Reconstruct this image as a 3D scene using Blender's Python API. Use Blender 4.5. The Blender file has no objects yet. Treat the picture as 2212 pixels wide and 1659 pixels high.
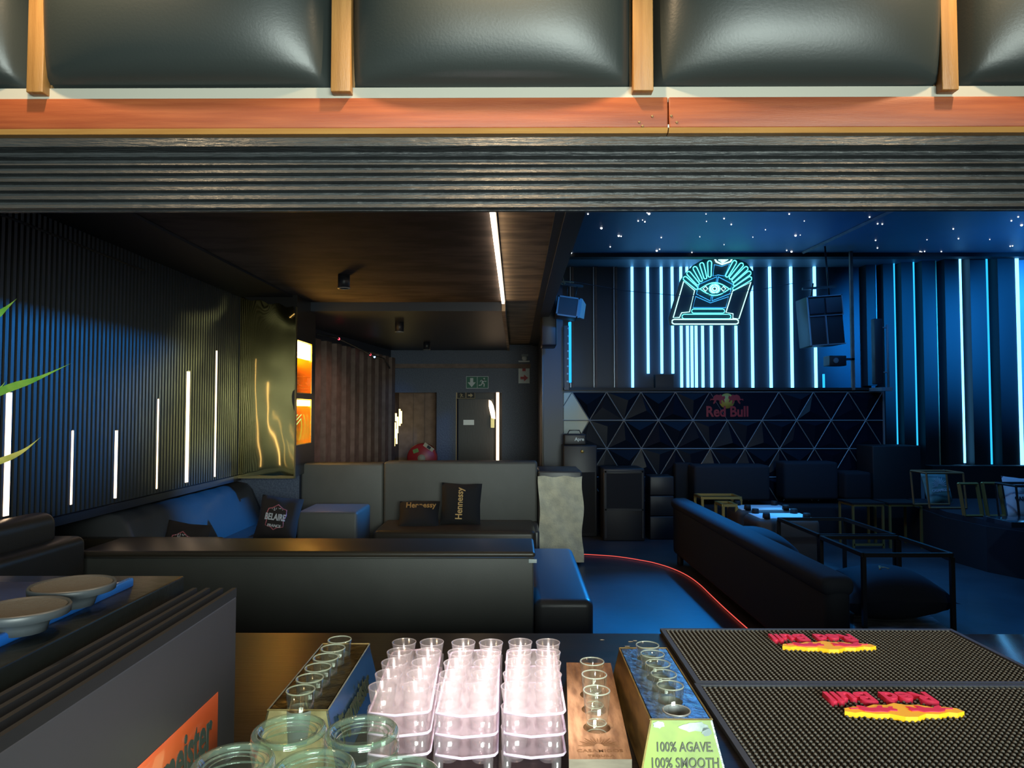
import bpy, bmesh, math, random
from mathutils import Vector, Matrix
random.seed(7)
S = bpy.context.scene
C = S.collection
PI = math.pi
R = math.radians
# ------------------------------------------------------------------ camera
FPX = 1534.0
PITCH, YAW = R(2.2), R(0.336)
CAM = Vector((0, 0, 1.63))
cd = bpy.data.cameras.new('camera'); cam = bpy.data.objects.new('camera', cd); C.objects.link(cam)
cd.sensor_fit = 'HORIZONTAL'; cd.sensor_width = 36; cd.lens = 36 * FPX / 2212
cd.clip_start = 0.05; cd.clip_end = 100
cam.location = CAM; cam.rotation_euler = (PI / 2 + PITCH, 0, YAW)
S.camera = cam
_r = Vector((math.cos(YAW), math.sin(YAW), 0))
_f = Vector((-math.sin(YAW) * math.cos(PITCH), math.cos(YAW) * math.cos(PITCH), math.sin(PITCH)))
_u = _r.cross(_f)
def ray(px, py): return _f * FPX + _r * (px - 1106) - _u * (py - 829.5)
def P(px, py, Y): d = ray(px, py); return CAM + d * ((Y - CAM.y) / d.y)
def PZ(px, py, z): d = ray(px, py); return CAM + d * ((z - CAM.z) / d.z)
def PX(px, py, x): d = ray(px, py); return CAM + d * ((x - CAM.x) / d.x)
# ------------------------------------------------------------------ world, exposure
w = bpy.data.worlds.new('world'); S.world = w; w.use_nodes = True
w.node_tree.nodes['Background'].inputs[0].default_value = (0.05, 0.07, 0.12, 1)
w.node_tree.nodes['Background'].inputs[1].default_value = 0.05
S.view_settings.view_transform = 'Standard'; S.view_settings.look = 'None'
S.view_settings.gamma = 1; S.view_settings.exposure = 0.0; S.view_settings.use_curve_mapping = False
cy = S.cycles
cy.max_bounces = 7; cy.diffuse_bounces = 3; cy.glossy_bounces = 4; cy.transmission_bounces = 7
cy.transparent_max_bounces = 40; cy.caustics_reflective = False; cy.caustics_refractive = False
cy.sample_clamp_indirect = 3.0; cy.use_denoising = True
# ------------------------------------------------------------------ lights
def aim(o, tgt):
    o.rotation_euler = (Vector(tgt) - o.location).to_track_quat('-Z', 'Y').to_euler()
def area(name, loc, tgt, sx, sy, e, col, spread=180):
    d = bpy.data.lights.new(name, 'AREA'); d.shape = 'RECTANGLE'; d.size = sx; d.size_y = sy
    d.energy = e; d.color = col; d.spread = R(spread)
    o = bpy.data.objects.new(name, d); C.objects.link(o); o.location = loc; aim(o, tgt); return o
def spot(name, loc, tgt, e, col, ang=60, blend=.6, rad=.05):
    d = bpy.data.lights.new(name, 'SPOT'); d.energy = e; d.color = col; d.spot_size = R(ang)
    d.spot_blend = blend; d.shadow_soft_size = rad
    o = bpy.data.objects.new(name, d); C.objects.link(o); o.location = loc; aim(o, tgt); return o
WARM = (1.0, 0.72, 0.42); BLUE = (0.005, 0.30, 1.0); DAY = (0.86, 1.0, 0.93)
# daylight from the open front behind the bar
area('daylight_front', (1.1, -2.7, 1.75), (-1.5, 6.5, 0.95), 2.6, 1.5, 66, DAY, 60)
# warm downlights over the counter, then an added tray spot
spot('bar_downlight', (-0.03, 1.44, 2.95), (0.0, 1.44, 1.0), 70, WARM, 120, .8, .02)
spot('bar_downlight', (-1.05, 1.44, 2.95), (-0.98, 1.50, 1.5), 36, WARM, 120, .8, .02)
spot('bar_downlight', (1.15, 1.44, 2.95), (1.08, 1.50, 1.5), 34, WARM, 120, .8, .02)
spot('tray_boost_spot', (-0.04, 0.95, 2.75), (-0.045, 1.28, 1.1), 480, (1, .91, .86), 17, .9, .05)  # narrow spot added to overexpose the cup racks
# blue stage lamps over the dance floor, with added fills among them
spot('stage_blue_wall', (4.3, 8.4, 3.55), (-2.9, 4.9, 2.32), 6500, BLUE, 20, 1.0, .08)
spot('stage_blue_sofa', (3.9, 8.6, 3.6), (-2.8, 6.7, 0.62), 4500, BLUE, 13, .8, .08)
spot('stage_blue_seat', (3.2, 8.8, 3.6), (0.25, 5.3, 0.45), 2000, BLUE, 22, .8, .08)
spot('stage_blue_floor', (2.4, 9.3, 3.6), (1.15, 5.7, 0.0), 1000, BLUE, 34, .9, .08)
spot('panel_fill_right', (6.6, 7.6, 3.5), (7.2, 10.3, 2.7), 1500, (.01, .27, 1.0), 58, .9, .1)  # blue fill added to brighten the right wall panels
spot('panel_fill_left', (5.7, 7.6, 3.3), (5.9, 10.5, 2.7), 1500, (.005, .27, 1.0), 50, .9, .1)  # second added fill, widens the blue on the right panels
spot('stage_blue_near', (2.6, 9.2, 3.6), (3.8, 5.2, 0.0), 420, BLUE, 62, .9, .1)
spot('stage_blue_lounge', (2.2, 5.6, 3.3), (-1.2, 13.0, 1.7), 420, BLUE, 26, .9, .1)
spot('stage_blue_pouf', (3.4, 9.3, 3.5), (2.95, 7.8, 0.5), 420, (.05, .40, 1.0), 16, .8, .06)
area('blue_fill_wash', (3.6, 7.6, 3.78), (3.6, 7.6, 0), 4.0, 3.0, 60, (.06, .34, 1.0))  # soft fill added to lift the dark dance floor side
spot('pale_fill_spot', (2.6, 4.6, 3.7), (4.4, 9.0, 0.7), 150, (.16, .50, 1.0), 62, .8, .1)  # spot added to brighten pillows and cushions from the front
spot('rib_fill_spot', (-1.5, 8.95, 2.62), (-2.75, 9.9, 1.1), 40, (1, .62, .48), 80, .8, .05)  # warm fill added at the middle can to brighten the ribs
area('star_ceiling_fill', (3.0, 9.2, 2.2), (2.9, 8.8, 3.9), 1.6, 0.3, 12, (.01, .2, 1.0), 120)  # unseen upward panel added to turn the star ceiling blue
area('star_ceiling_fill', (6.2, 8.6, 2.2), (6.5, 8.6, 3.9), 1.0, 0.3, 16, (.01, .24, 1.0), 130)  # the same added fill for the ceiling's right side
# ------------------------------------------------------------------ materials
M = {}
def mat(name, col, rough=.5, metal=0, emit=None, es=0, bump=0, bscale=40, stretch=(1, 1, 1), noise=0, nscale=6, col2=None,
        spec=.5, coat=0, trans=0, ior=1.45, alpha=1, sheen=0, bdist=.01, ndetail=4):
    m = bpy.data.materials.new(name); m.use_nodes = True; nt = m.node_tree; b = nt.nodes['Principled BSDF']
    L = nt.links.new
    b.inputs['Base Color'].default_value = (*col, 1); b.inputs['Roughness'].default_value = rough
    b.inputs['Metallic'].default_value = metal; b.inputs['Specular IOR Level'].default_value = spec
    b.inputs['Coat Weight'].default_value = coat; b.inputs['Transmission Weight'].default_value = trans
    b.inputs['IOR'].default_value = ior; b.inputs['Alpha'].default_value = alpha; b.inputs['Sheen Weight'].default_value = sheen
    if emit: b.inputs['Emission Color'].default_value = (*emit, 1); b.inputs['Emission Strength'].default_value = es
    if bump or noise or col2:
        tc = nt.nodes.new('ShaderNodeTexCoord'); mp = nt.nodes.new('ShaderNodeMapping'); L(tc.outputs['Object'], mp.inputs[0])
        mp.inputs['Scale'].default_value = stretch
    if bump:
        n = nt.nodes.new('ShaderNodeTexNoise'); n.inputs['Scale'].default_value = bscale; n.inputs['Detail'].default_value = 4
        L(mp.outputs[0], n.inputs[0]); bp = nt.nodes.new('ShaderNodeBump'); bp.inputs['Strength'].default_value = bump
        bp.inputs['Distance'].default_value = bdist; L(n.outputs[0], bp.inputs['Height']); L(bp.outputs[0], b.inputs['Normal'])
    if col2:
        n = nt.nodes.new('ShaderNodeTexNoise'); n.inputs['Scale'].default_value = nscale; n.inputs['Detail'].default_value = ndetail
        L(mp.outputs[0], n.inputs[0]); cr = nt.nodes.new('ShaderNodeValToRGB')
        cr.color_ramp.elements[0].position = .5 - .25 * (1 - noise); cr.color_ramp.elements[1].position = .5 + .25 * (1 - noise)
        cr.color_ramp.elements[0].color = (*col, 1); cr.color_ramp.elements[1].color = (*col2, 1)
        L(n.outputs[0], cr.inputs[0]); L(cr.outputs[0], b.inputs['Base Color'])
    M[name] = m; return m
def emis(name, col, s):
    m = bpy.data.materials.new(name); m.use_nodes = True; nt = m.node_tree; nt.nodes.clear()
    e = nt.nodes.new('ShaderNodeEmission'); e.inputs[0].default_value = (*col, 1); e.inputs[1].default_value = s
    o = nt.nodes.new('ShaderNodeOutputMaterial'); nt.links.new(e.outputs[0], o.inputs[0]); M[name] = m; return m
def thin(name, tint, body=None, bw=0, rough=.02, ior=1.5, boost=1.0, gcol=(1, 1, 1)):
    """clear thin-walled material: see-through, with reflections that grow towards the edge"""
    m = bpy.data.materials.new(name); m.use_nodes = True; nt = m.node_tree; nt.nodes.clear(); L = nt.links.new
    t = nt.nodes.new('ShaderNodeBsdfTransparent'); t.inputs[0].default_value = (*tint, 1)
    g = nt.nodes.new('ShaderNodeBsdfGlossy'); g.inputs['Roughness'].default_value = rough; g.inputs[0].default_value = (*gcol, 1)
    f = nt.nodes.new('ShaderNodeLayerWeight'); f.inputs[0].default_value = .5
    pw = nt.nodes.new('ShaderNodeMath'); pw.operation = 'POWER'; pw.inputs[1].default_value = 3.5; L(f.outputs['Facing'], pw.inputs[0])
    mt = nt.nodes.new('ShaderNodeMath'); mt.operation = 'MULTIPLY_ADD'; mt.inputs[1].default_value = boost; mt.inputs[2].default_value = .05; L(pw.outputs[0], mt.inputs[0])
    mx = nt.nodes.new('ShaderNodeMixShader'); L(mt.outputs[0], mx.inputs[0]); L(t.outputs[0], mx.inputs[1]); L(g.outputs[0], mx.inputs[2])
    out = nt.nodes.new('ShaderNodeOutputMaterial'); last = mx
    if bw:
        d = nt.nodes.new('ShaderNodeBsdfDiffuse'); d.inputs[0].default_value = (*body, 1)
        tl = nt.nodes.new('ShaderNodeBsdfTranslucent'); tl.inputs[0].default_value = (*body, 1)
        a = nt.nodes.new('ShaderNodeMixShader'); a.inputs[0].default_value = .5; L(d.outputs[0], a.inputs[1]); L(tl.outputs[0], a.inputs[2])
        x = nt.nodes.new('ShaderNodeMixShader'); x.inputs[0].default_value = bw; L(mx.outputs[0], x.inputs[1]); L(a.outputs[0], x.inputs[2]); last = x
    L(last.outputs[0], out.inputs[0]); M[name] = m; return m
mat('floor', (.055, .06, .07), .42, bump=.15, bscale=9, noise=.2, nscale=2.5, col2=(.035, .038, .045))
mat('rug', (.10, .12, .14), .5, noise=.6, nscale=7, col2=(.30, .33, .36), stretch=(1, 3, 1))
mat('black_matt', (.012, .012, .013), .6)
mat('ceil_brown', (.026, .022, .024), .75, noise=.6, nscale=1.9, col2=(.085, .070, .066), stretch=(1, 2.2, 1), bump=.3, bscale=6, ndetail=9)
mat('ceil_beige', (.50, .38, .24), .6, noise=.5, nscale=5, col2=(.24, .19, .13), stretch=(.6, 2.0, 1), bump=.3, bscale=10, ndetail=9)
mat('ceil_star', (.10, .12, .15), .5, noise=.2, nscale=1.2, col2=(.08, .10, .13))
mat('slat_wall', (.028, .029, .029), .45, bump=.15, bscale=60, stretch=(1, 1, .1))
mat('navy_wall', (.055, .07, .11), .5, noise=.9, nscale=60, col2=(.075, .095, .14), bump=.5, bscale=30)
mat('led_wall', (.030, .038, .055), .45, bump=.05, bscale=20)
mat('blue_panel', (.26, .28, .32), .5, noise=.3, nscale=1.5, col2=(.20, .22, .26))
mat('fin_brown', (.20, .135, .11), .6, noise=.3, nscale=8, col2=(.13, .085, .065))
mat('leather', (.085, .084, .076), .5, bump=.25, bscale=180, bdist=.002, noise=.1, nscale=4, col2=(.072, .072, .065))
mat("leather_pad", (.030, .036, .034), .38, bump=.12, bscale=160, bdist=.002, spec=.6)
mat('leather_brown', (.045, .036, .026), .38, bump=.25, bscale=180, bdist=.002)
mat('leather_blue', (.055, .056, .060), .36, bump=.2, bscale=170, bdist=.002)
mat('fabric_dark', (.008, .009, .013), .85, bump=.4, bscale=250, bdist=.002)
mat('fabric_sofa', (.011, .014, .022), .85, bump=.4, bscale=250, bdist=.002)
mat('wood_beam', (.22, .046, .014), .5, noise=.25, nscale=3.5, col2=(.31, .078, .024), stretch=(1.2, 8, 22), coat=.0, bump=.1, bscale=30)
mat('wood_edge', (.42, .19, .05), .35, noise=.3, nscale=4, col2=(.50, .25, .07), stretch=(1, 8, 22), coat=.2)
mat('wood_strip', (.28, .13, .035), .4, noise=.3, nscale=4, col2=(.40, .20, .06), stretch=(16, 6, 1), bump=.15, bscale=40)
mat('wood_strip_side', (.22, .12, .045), .55)
mat('cream', (.40, .38, .32), .6)
mat('slat_black', (.040, .044, .046), .36, bump=.9, bscale=22, stretch=(1, 6, 9), bdist=.006, noise=.2, nscale=5, col2=(.028, .030, .032))
mat('brass_sheet', (.42, .35, .14), .08, 1, bump=.0)
mat('brass_trim', (.34, .27, .12), .3, 1)
mat('amber_metal', (.90, .62, .18), .15, 1)
mat('gold_frame', (.42, .30, .10), .35, .6)
mat('black_metal', (.03, .028, .027), .3, .3)
mat('grey_metal', (.40, .42, .42), .45, .6)
mat('pipe', (.20, .19, .17), .5, .2)
mat('counter', (.008, .007, .006), .34, noise=.7, nscale=5, col2=(.013, .010, .008), stretch=(.6, 8, 1), bump=.06, bscale=30, spec=.25)
mat('counter_stone', (.018, .018, .022), .14, noise=.85, nscale=4, col2=(.035, .034, .04), stretch=(1, 2, 1))
mat('rubber', (.020, .019, .017), .4, bump=.1, bscale=90)
mat('rubber_top', (.10, .098, .088), .55)
mat('rubber_rim', (.045, .046, .050), .5)
mat('red_rubber', (.72, .03, .08), .5)
mat('yellow_rubber', (.95, .50, .01), .5)
mat('cloth_cream', (.80, .76, .58), .9, noise=.5, nscale=9, col2=(.60, .58, .46), bump=1, bscale=60, bdist=.006)
mat('white_sheet', (.80, .82, .85), .8, bump=.5, bscale=60)
mat('holder_dark', (.085, .062, .022), .28, .75, noise=.8, nscale=40, col2=(.035, .026, .012), bump=.2, bscale=60)
mat('holder_edge', (.34, .28, .14), .35, .5, noise=.4, nscale=30, col2=(.20, .16, .07))
mat('holder_side_reflection', (.12, .26, .50), .2, .85)  # blue reflection of the room put into the metal colour
mat('holder_metal', (.62, .68, .72), .22, .95, noise=.5, nscale=60, col2=(.36, .42, .46), bump=.2, bscale=50)
mat('holder_gold', (.26, .16, .05), .38, .6, noise=.7, nscale=12, col2=(.15, .09, .03), stretch=(1, 1, 5))
mat('holder_green', (.19, .28, .035), .4, .1, noise=.55, nscale=12, col2=(.11, .17, .025))
mat('patina', (.42, .50, .42), .5, noise=.5, nscale=30, col2=(.15, .20, .20))
mat('wood_board', (.33, .185, .10), .6, noise=.5, nscale=14, col2=(.17, .085, .042), stretch=(5, 1.0, 4), bump=.25, bscale=40)
mat('wood_end', (.26, .22, .16), .7, noise=.4, nscale=12, col2=(.15, .125, .09), stretch=(1, 1, 4))
mat('engraved', (.16, .075, .03), .7)
mat('ink', (.035, .045, .02), .5)
mat('orange', (.85, .13, .03), .35, noise=.1, nscale=10, col2=(.88, .17, .045), coat=.5)
mat('gothic_ink', (.025, .04, .035), .5)
mat('machine', (.020, .020, .025), .42, bump=.08, bscale=120)
mat('ribs', (.016, .016, .018), .55, spec=.25)
mat('machine_top', (.008, .009, .008), .3, spec=.25, bump=.1, bscale=40)
mat('machine_side', (.040, .039, .045), .5)
mat('blue_lit_edge_flower', (.01, .10, .42), .25, coat=.4)  # LED light on the tray edging put into the colour; also a flower's blue
mat('tray_clear', (.035, .028, .022), .15)
mat('felt_grey', (.055, .050, .042), .9, bump=.8, bscale=200, bdist=.003)
mat('grey_rubber', (.035, .042, .048), .45)
mat('green_exit', (.0, .12, .07), .5)
mat('sign_white', (.55, .62, .62), .5)
mat('sign_red', (.40, .03, .03), .5)
mat('sign_cream', (.50, .38, .20), .5)
mat('hose_red', (.42, .025, .02), .4)
mat('leaf', (.07, .20, .025), .4, noise=.4, nscale=12, col2=(.20, .30, .05))
mat('leaf_dry', (.38, .32, .08), .5, noise=.4, nscale=20, col2=(.20, .22, .04))
mat('facet', (.005, .008, .016), .30, spec=.12)
mat('facet_lit_paint', (.42, .45, .36), .45)  # light on the booth panel put into a white colour
mat('logo_red', (.30, .02, .03), .4)
mat('logo_yellow', (.45, .33, .06), .4)
mat('gold_text', (.48, .30, .11), .4, .3)
mat('pink_line', (.45, .12, .14), .6)
mat('white_text', (.50, .52, .55), .6)
mat('pillow_black', (.010, .009, .010), .85, bump=.5, bscale=250, bdist=.002)
mat('pillow_brown', (.020, .015, .014), .85, bump=.4, bscale=250, bdist=.002)
mat('pillow_teal', (.20, .36, .36), .8, noise=.4, nscale=5, col2=(.14, .27, .24))
mat('pillow_white', (.62, .62, .68), .8)
mat('speaker_frame', (.15, .19, .22), .5)
mat('speaker_grey', (.022, .024, .03), .6)
mat('pouf', (.085, .060, .050), .6, bump=.3, bscale=120, bdist=.003)
emis('led_warm', (1.0, .70, .45), 5.0)
emis('led_warm_dim', (1.0, .66, .36), 2.2)
emis('led_ceiling', (1.0, .74, .52), 7.0)
emis('led_blue', (.12, .50, 1.0), 5.0)
emis('led_blue_mid', (.02, .42, 1.0), 1.6)
emis('neon', (.10, .95, 1.0), 3.0)
emis('neon_core', (.45, 1.0, 1.0), 2.0)
emis('neon_dim', (.05, .45, 1.0), 1.3)
emis('amber_glow', (1.0, .72, .40), 40)
emis('red_led', (1.0, .12, .09), 1.0)
emis('red_bulb', (1.0, .05, .08), 6)
emis('blue_bulb', (.3, .6, 1.0), 6)
emis('star', (.9, .96, 1.0), 4)
emis('yellow_reflection', (1.0, .78, .28), 4)  # glow for LED lines seen reflected in the far mirror
thin('shot_glass', (.975, .985, .97), body=(.9, 1.0, .9), bw=.012, boost=.75, rough=.05)
thin('glass_rim', (.85, .90, .85), body=(.92, 1.0, .90), bw=.30, boost=.9, rough=.08)
thin('clear_plastic', (.985, .97, .975), body=(1.0, .95, .96), bw=.06, boost=.5, rough=.14)
thin('plastic_plate', (.97, .94, .965), body=(1.0, .96, .98), bw=.11, boost=.6, rough=.18)
mat('plastic_edge', (.70, .58, .74), .2, alpha=.6)
thin('amber_pane', (1.0, .84, .45), boost=.4)
thin('thick_glass', (.95, .98, .95), body=(.80, .95, .85), bw=.02, boost=.8, rough=.03)
thin('thick_rim', (.80, .92, .86), body=(.85, 1.0, .92), bw=.11, boost=1.1, rough=.06)
# wavy brass: long slow ripples that bend what it reflects
m = M['brass_sheet']; nt = m.node_tree; b = nt.nodes['Principled BSDF']
tc = nt.nodes.new('ShaderNodeTexCoord'); mp = nt.nodes.new('ShaderNodeMapping'); mp.inputs['Scale'].default_value = (1.6, 1, .9)
n = nt.nodes.new('ShaderNodeTexNoise'); n.inputs['Scale'].default_value = 2.2; n.inputs['Detail'].default_value = 1
bp = nt.nodes.new('ShaderNodeBump'); bp.inputs['Strength'].default_value = .16; bp.inputs['Distance'].default_value = .05
nt.links.new(tc.outputs['Object'], mp.inputs[0]); nt.links.new(mp.outputs[0], n.inputs[0]); nt.links.new(n.outputs[0], bp.inputs['Height'])
nt.links.new(bp.outputs[0], b.inputs['Normal'])
# ------------------------------------------------------------------ builders
WM = {}
def wm(o): return WM.get(o.name, Matrix.Identity(4))
class MB:
    """gathers shapes in world coordinates; build() links them as ONE mesh object"""
    def __init__(s): s.v = []; s.f = []; s.sm = []; s.mi = []
    def add(s, vs, fs, smooth=False, mi=0, mx=None):
        k = len(s.v)
        s.v += [tuple(mx @ Vector(a)) if mx else tuple(a) for a in vs]
        s.f += [[i + k for i in f] for f in fs]; s.sm += [smooth] * len(fs); s.mi += [mi] * len(fs); return s
    def box(s, x0, x1, y0, y1, z0, z1, mi=0, mx=None):
        vs = [(x, y, z) for z in (z0, z1) for y in (y0, y1) for x in (x0, x1)]
        return s.add(vs, [(0, 2, 3, 1), (4, 5, 7, 6), (0, 1, 5, 4), (2, 6, 7, 3), (0, 4, 6, 2), (1, 3, 7, 5)], mi=mi, mx=mx)
    def rbox(s, x0, x1, y0, y1, z0, z1, r=.03, seg=4, mi=0, mx=None, sub=0, sag=0):
        bm = bmesh.new(); bmesh.ops.create_cube(bm, size=1)
        for v in bm.verts: v.co = Vector(((v.co.x + .5) * (x1 - x0) + x0, (v.co.y + .5) * (y1 - y0) + y0, (v.co.z + .5) * (z1 - z0) + z0))
        r = min(r, .49 * min(abs(x1 - x0), abs(y1 - y0), abs(z1 - z0)))
        bmesh.ops.bevel(bm, geom=list(bm.edges), offset=r, segments=seg, profile=.5, affect='EDGES')
        bmesh.ops.recalc_face_normals(bm, faces=bm.faces)
        s.add([v.co.copy() for v in bm.verts], [[v.index for v in f.verts] for f in bm.faces], True, mi, mx); bm.free(); return s
    def tube(s, pts, r, n=8, closed=False, mi=0, mx=None, r2=None):
        pts = [Vector(p) for p in pts]; vs = []; fs = []; m = len(pts)
        up0 = None
        for i, p in enumerate(pts):
            a = pts[(i - 1) % m] if (i > 0 or closed) else p; c = pts[(i + 1) % m] if (i < m - 1 or closed) else p
            d = (c - a)
            if d.length < 1e-9: d = Vector((0, 0, 1))
            d.normalize()
            if up0 is None: up0 = Vector((0, 0, 1)) if abs(d.z) < .9 else Vector((1, 0, 0))
            e1 = d.cross(up0)
            if e1.length < 1e-4: e1 = d.orthogonal()
            e1.normalize(); e2 = d.cross(e1).normalized(); up0 = e2 if False else up0
            rr = r if r2 is None else r + (r2 - r) * i / max(1, m - 1)
            vs += [p + e1 * math.cos(2 * PI * k / n) * rr + e2 * math.sin(2 * PI * k / n) * rr for k in range(n)]
        for i in range(m if closed else m - 1):
            j = (i + 1) % m
            for k in range(n): fs.append((i * n + k, i * n + (k + 1) % n, j * n + (k + 1) % n, j * n + k))
        if not closed: fs.append(list(range(n))[::-1]); fs.append([(m - 1) * n + k for k in range(n)])
        return s.add(vs, fs, n > 4, mi, mx)
    def bar(s, a, b, t, mi=0, mx=None): # square bar
        return s.tube([a, b], t * .7071, 4, mi=mi, mx=mx)
    def lathe(s, prof, c=(0, 0, 0), n=32, mi=0, mx=None, sx=1, sy=1):
        vs = []; fs = []; m = len(prof)
        for (r, z) in prof: vs += [(c[0] + r * math.cos(2 * PI * k / n) * sx, c[1] + r * math.sin(2 * PI * k / n) * sy, c[2] + z) for k in range(n)]
        for i in range(m - 1):
            for k in range(n): fs.append((i * n + k, i * n + (k + 1) % n, (i + 1) * n + (k + 1) % n, (i + 1) * n + k))
        return s.add(vs, fs, True, mi, mx)
    def prism(s, poly, d, mi=0, mx=None): # polygon in local xy, extruded along z by d
        n = len(poly)
        vs = [(x, y, 0) for x, y in poly] + [(x, y, d) for x, y in poly]
        fs = [list(range(n))[::-1], list(range(n, 2 * n))] + [(i, (i + 1) % n, n + (i + 1) % n, n + i) for i in range(n)]
        return s.add(vs, fs, False, mi, mx)
    def hull4(s, a, b, mi=0): # two quads (lists of 4 points) joined
        return s.add(list(a) + list(b), [(3, 2, 1, 0), (4, 5, 6, 7), (0, 1, 5, 4), (1, 2, 6, 5), (2, 3, 7, 6), (3, 0, 4, 7)], mi=mi)
    def ball(s, c, r, n=10, mi=0, mx=None, sc=(1, 1, 1)):
        vs = []; fs = []; h = n // 2 + 1
        for i in range(h + 1):
            a = PI * i / h
            vs += [(c[0] + r * sc[0] * math.sin(a) * math.cos(2 * PI * k / n), c[1] + r * sc[1] * math.sin(a) * math.sin(2 * PI * k / n), c[2] + r * sc[2] * math.cos(a)) for k in range(n)]
        for i in range(h):
            for k in range(n): fs.append((i * n + k, (i + 1) * n + k, (i + 1) * n + (k + 1) % n, i * n + (k + 1) % n))
        return s.add(vs, fs, True, mi, mx)
    def build(s, name, mats, parent=None, local=False):
        me = bpy.data.meshes.new(name)
        inv = wm(parent).inverted() if (parent and not local) else Matrix.Identity(4)
        me.from_pydata([tuple(inv @ Vector(v)) for v in s.v], [], s.f)
        for p, a, b in zip(me.polygons, s.sm, s.mi): p.use_smooth = a; p.material_index = b
        for m in (mats if isinstance(mats, (list, tuple)) else [mats]): me.materials.append(M[m])
        bm = bmesh.new(); bm.from_mesh(me); bmesh.ops.recalc_face_normals(bm, faces=bm.faces); bm.to_mesh(me); bm.free()
        o = bpy.data.objects.new(name, me); C.objects.link(o)
        if parent: o.parent = parent; WM[o.name] = wm(parent)
        return o
def tag(o, label=None, cat=None, group=None, kind=None):
    if label: o['label'] = label
    if cat: o['category'] = cat
    if group: o['group'] = group
    if kind: o['kind'] = kind
    return o
def struct(name, mb, mats, parent=None):
    o = mb.build(name, mats, parent)
    if not parent: o['kind'] = 'structure'
    return o
def thing(name, label, cat, loc=(0, 0, 0), rz=0, group=None, rot=None):
    o = bpy.data.objects.new(name, None); C.objects.link(o); o.empty_display_size = .1
    o.location = loc; o.rotation_euler = rot if rot else (0, 0, rz)
    WM[o.name] = Matrix.Translation(Vector(loc)) @ o.rotation_euler.to_matrix().to_4x4()
    return tag(o, label, cat, group)
def dup(root, loc=None, label=None, rz=None, group=None):
    def cp(o, par):
        c = o.copy(); C.objects.link(c)
        if par: c.parent = par
        for ch in list(o.children): cp(ch, c)
        return c
    r = cp(root, None)
    if loc is not None: r.location = loc
    if rz is not None: r.rotation_euler = (0, 0, rz)
    if label: r['label'] = label
    if group: r['group'] = group
    return r
def rectpx(x0, x1, yt, yb, Y):
    """world extents of a picture rectangle standing at depth Y"""
    ym = (yt + yb) / 2; xm = (x0 + x1) / 2
    return P(x0, ym, Y).x, P(x1, ym, Y).x, P(xm, yb, Y).z, P(xm, yt, Y).z
def text(body, name, m, parent, mx, size, depth=.001, off=0, shear=0, sx=1, align='CENTER'):
    c = bpy.data.curves.new(name, 'FONT'); c.body = body; c.size = size; c.extrude = depth; c.offset = off; c.shear = shear
    c.align_x = align; c.align_y = 'CENTER'; c.resolution_u = 3
    t = bpy.data.objects.new(name, c); C.objects.link(t)
    dg = bpy.context.evaluated_depsgraph_get(); me = bpy.data.meshes.new_from_object(t.evaluated_get(dg))
    bpy.data.objects.remove(t)
    inv = wm(parent).inverted() if parent else Matrix.Identity(4)
    me.transform(inv @ mx @ Matrix.Diagonal((sx, 1, 1, 1))); me.materials.clear(); me.materials.append(M[m])
    o = bpy.data.objects.new(name, me); C.objects.link(o)
    if parent: o.parent = parent; WM[o.name] = wm(parent)
    return o
def frame(o, ex, ey):
    """matrix with origin o, local x along ex, local y along ey"""
    ex = Vector(ex).normalized(); ez = ex.cross(Vector(ey)).normalized(); ey = ez.cross(ex)
    m = Matrix((ex, ey, ez)).transposed().to_4x4(); m.translation = Vector(o); return m
FACE = lambda o: frame(o, (1, 0, 0), (0, 0, 1))      # upright, facing the bar
def pillow_mb(w, h, t, mx, n=14, pinch=.10):
    mb = MB()
    for s in (1, -1):
        vs = []; fs = []
        for j in range(n + 1):
            for i in range(n + 1):
                u = 2 * i / n - 1; v = 2 * j / n - 1
                k = 1 - pinch * (1 - abs(v)) * abs(u) ** 2 * .6; l = 1 - pinch * (1 - abs(u)) * abs(v) ** 2 * .6
                d = max(0, (1 - u ** 2) * (1 - v ** 2)) ** .45
                vs.append((u * w / 2 * k, v * h / 2 * l, s * d * t / 2 + .004 * math.sin(7 * u + 3 * v)))
        for j in range(n):
            for i in range(n): a = j * (n + 1) + i; fs.append((a, a + 1, a + n + 2, a + n + 1))
        mb.add(vs, fs, True, mx=mx)
    return mb

# ================================================================== SETTING
struct('floor', MB().box(-4.2, 8.5, -3, 14, -.1, 0), 'floor')
CZ = 2.85
struct('ceiling_lounge', MB().box(-2.35, -.16, 1.9, 7.9, CZ, CZ + .1), 'ceil_brown')
struct('ceiling_lounge_far', MB().box(-3.4, -.16, 7.9, 13.2, CZ - .10, CZ + .1), 'led_wall')
struct('ceiling_lounge_side', MB().box(-3.6, -2.35, 1.9, 7.9, CZ - .02, CZ + .1), 'black_matt')
struct('ceiling_strip', MB().box(-.12, .24, 1.9, 13.2, CZ + .01, CZ + .12), 'ceil_beige')
struct('trim_1', MB().box(-.16, -.12, 7.85, 13.2, CZ - .11, CZ + .1), 'ceil_beige')
struct('trim_2', MB().box(.24, .30, 1.9, 13.2, CZ - .005, CZ + .12), 'slat_wall')
struct('wall_bulkhead', MB().box(.30, .42, 1.9, 13.2, CZ - .02, 3.95), 'led_wall')
SZ = 3.85
struct('ceiling_star', MB().box(.42, 8.5, 1.9, 11.2, SZ, SZ + .1), 'ceil_star')
za = P(1500, 555, 9.9).z
struct('ceiling_drop', MB().box(.42, 8.5, 9.9, 10.06, za, SZ + .02), 'black_matt')
a = PZ(1735, 545, SZ - .005); b2 = PZ(1925, 455, SZ - .005)
struct('trim_3', MB().bar(a, b2 + (b2 - a) * 1.5, .035), 'fin_brown')
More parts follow.
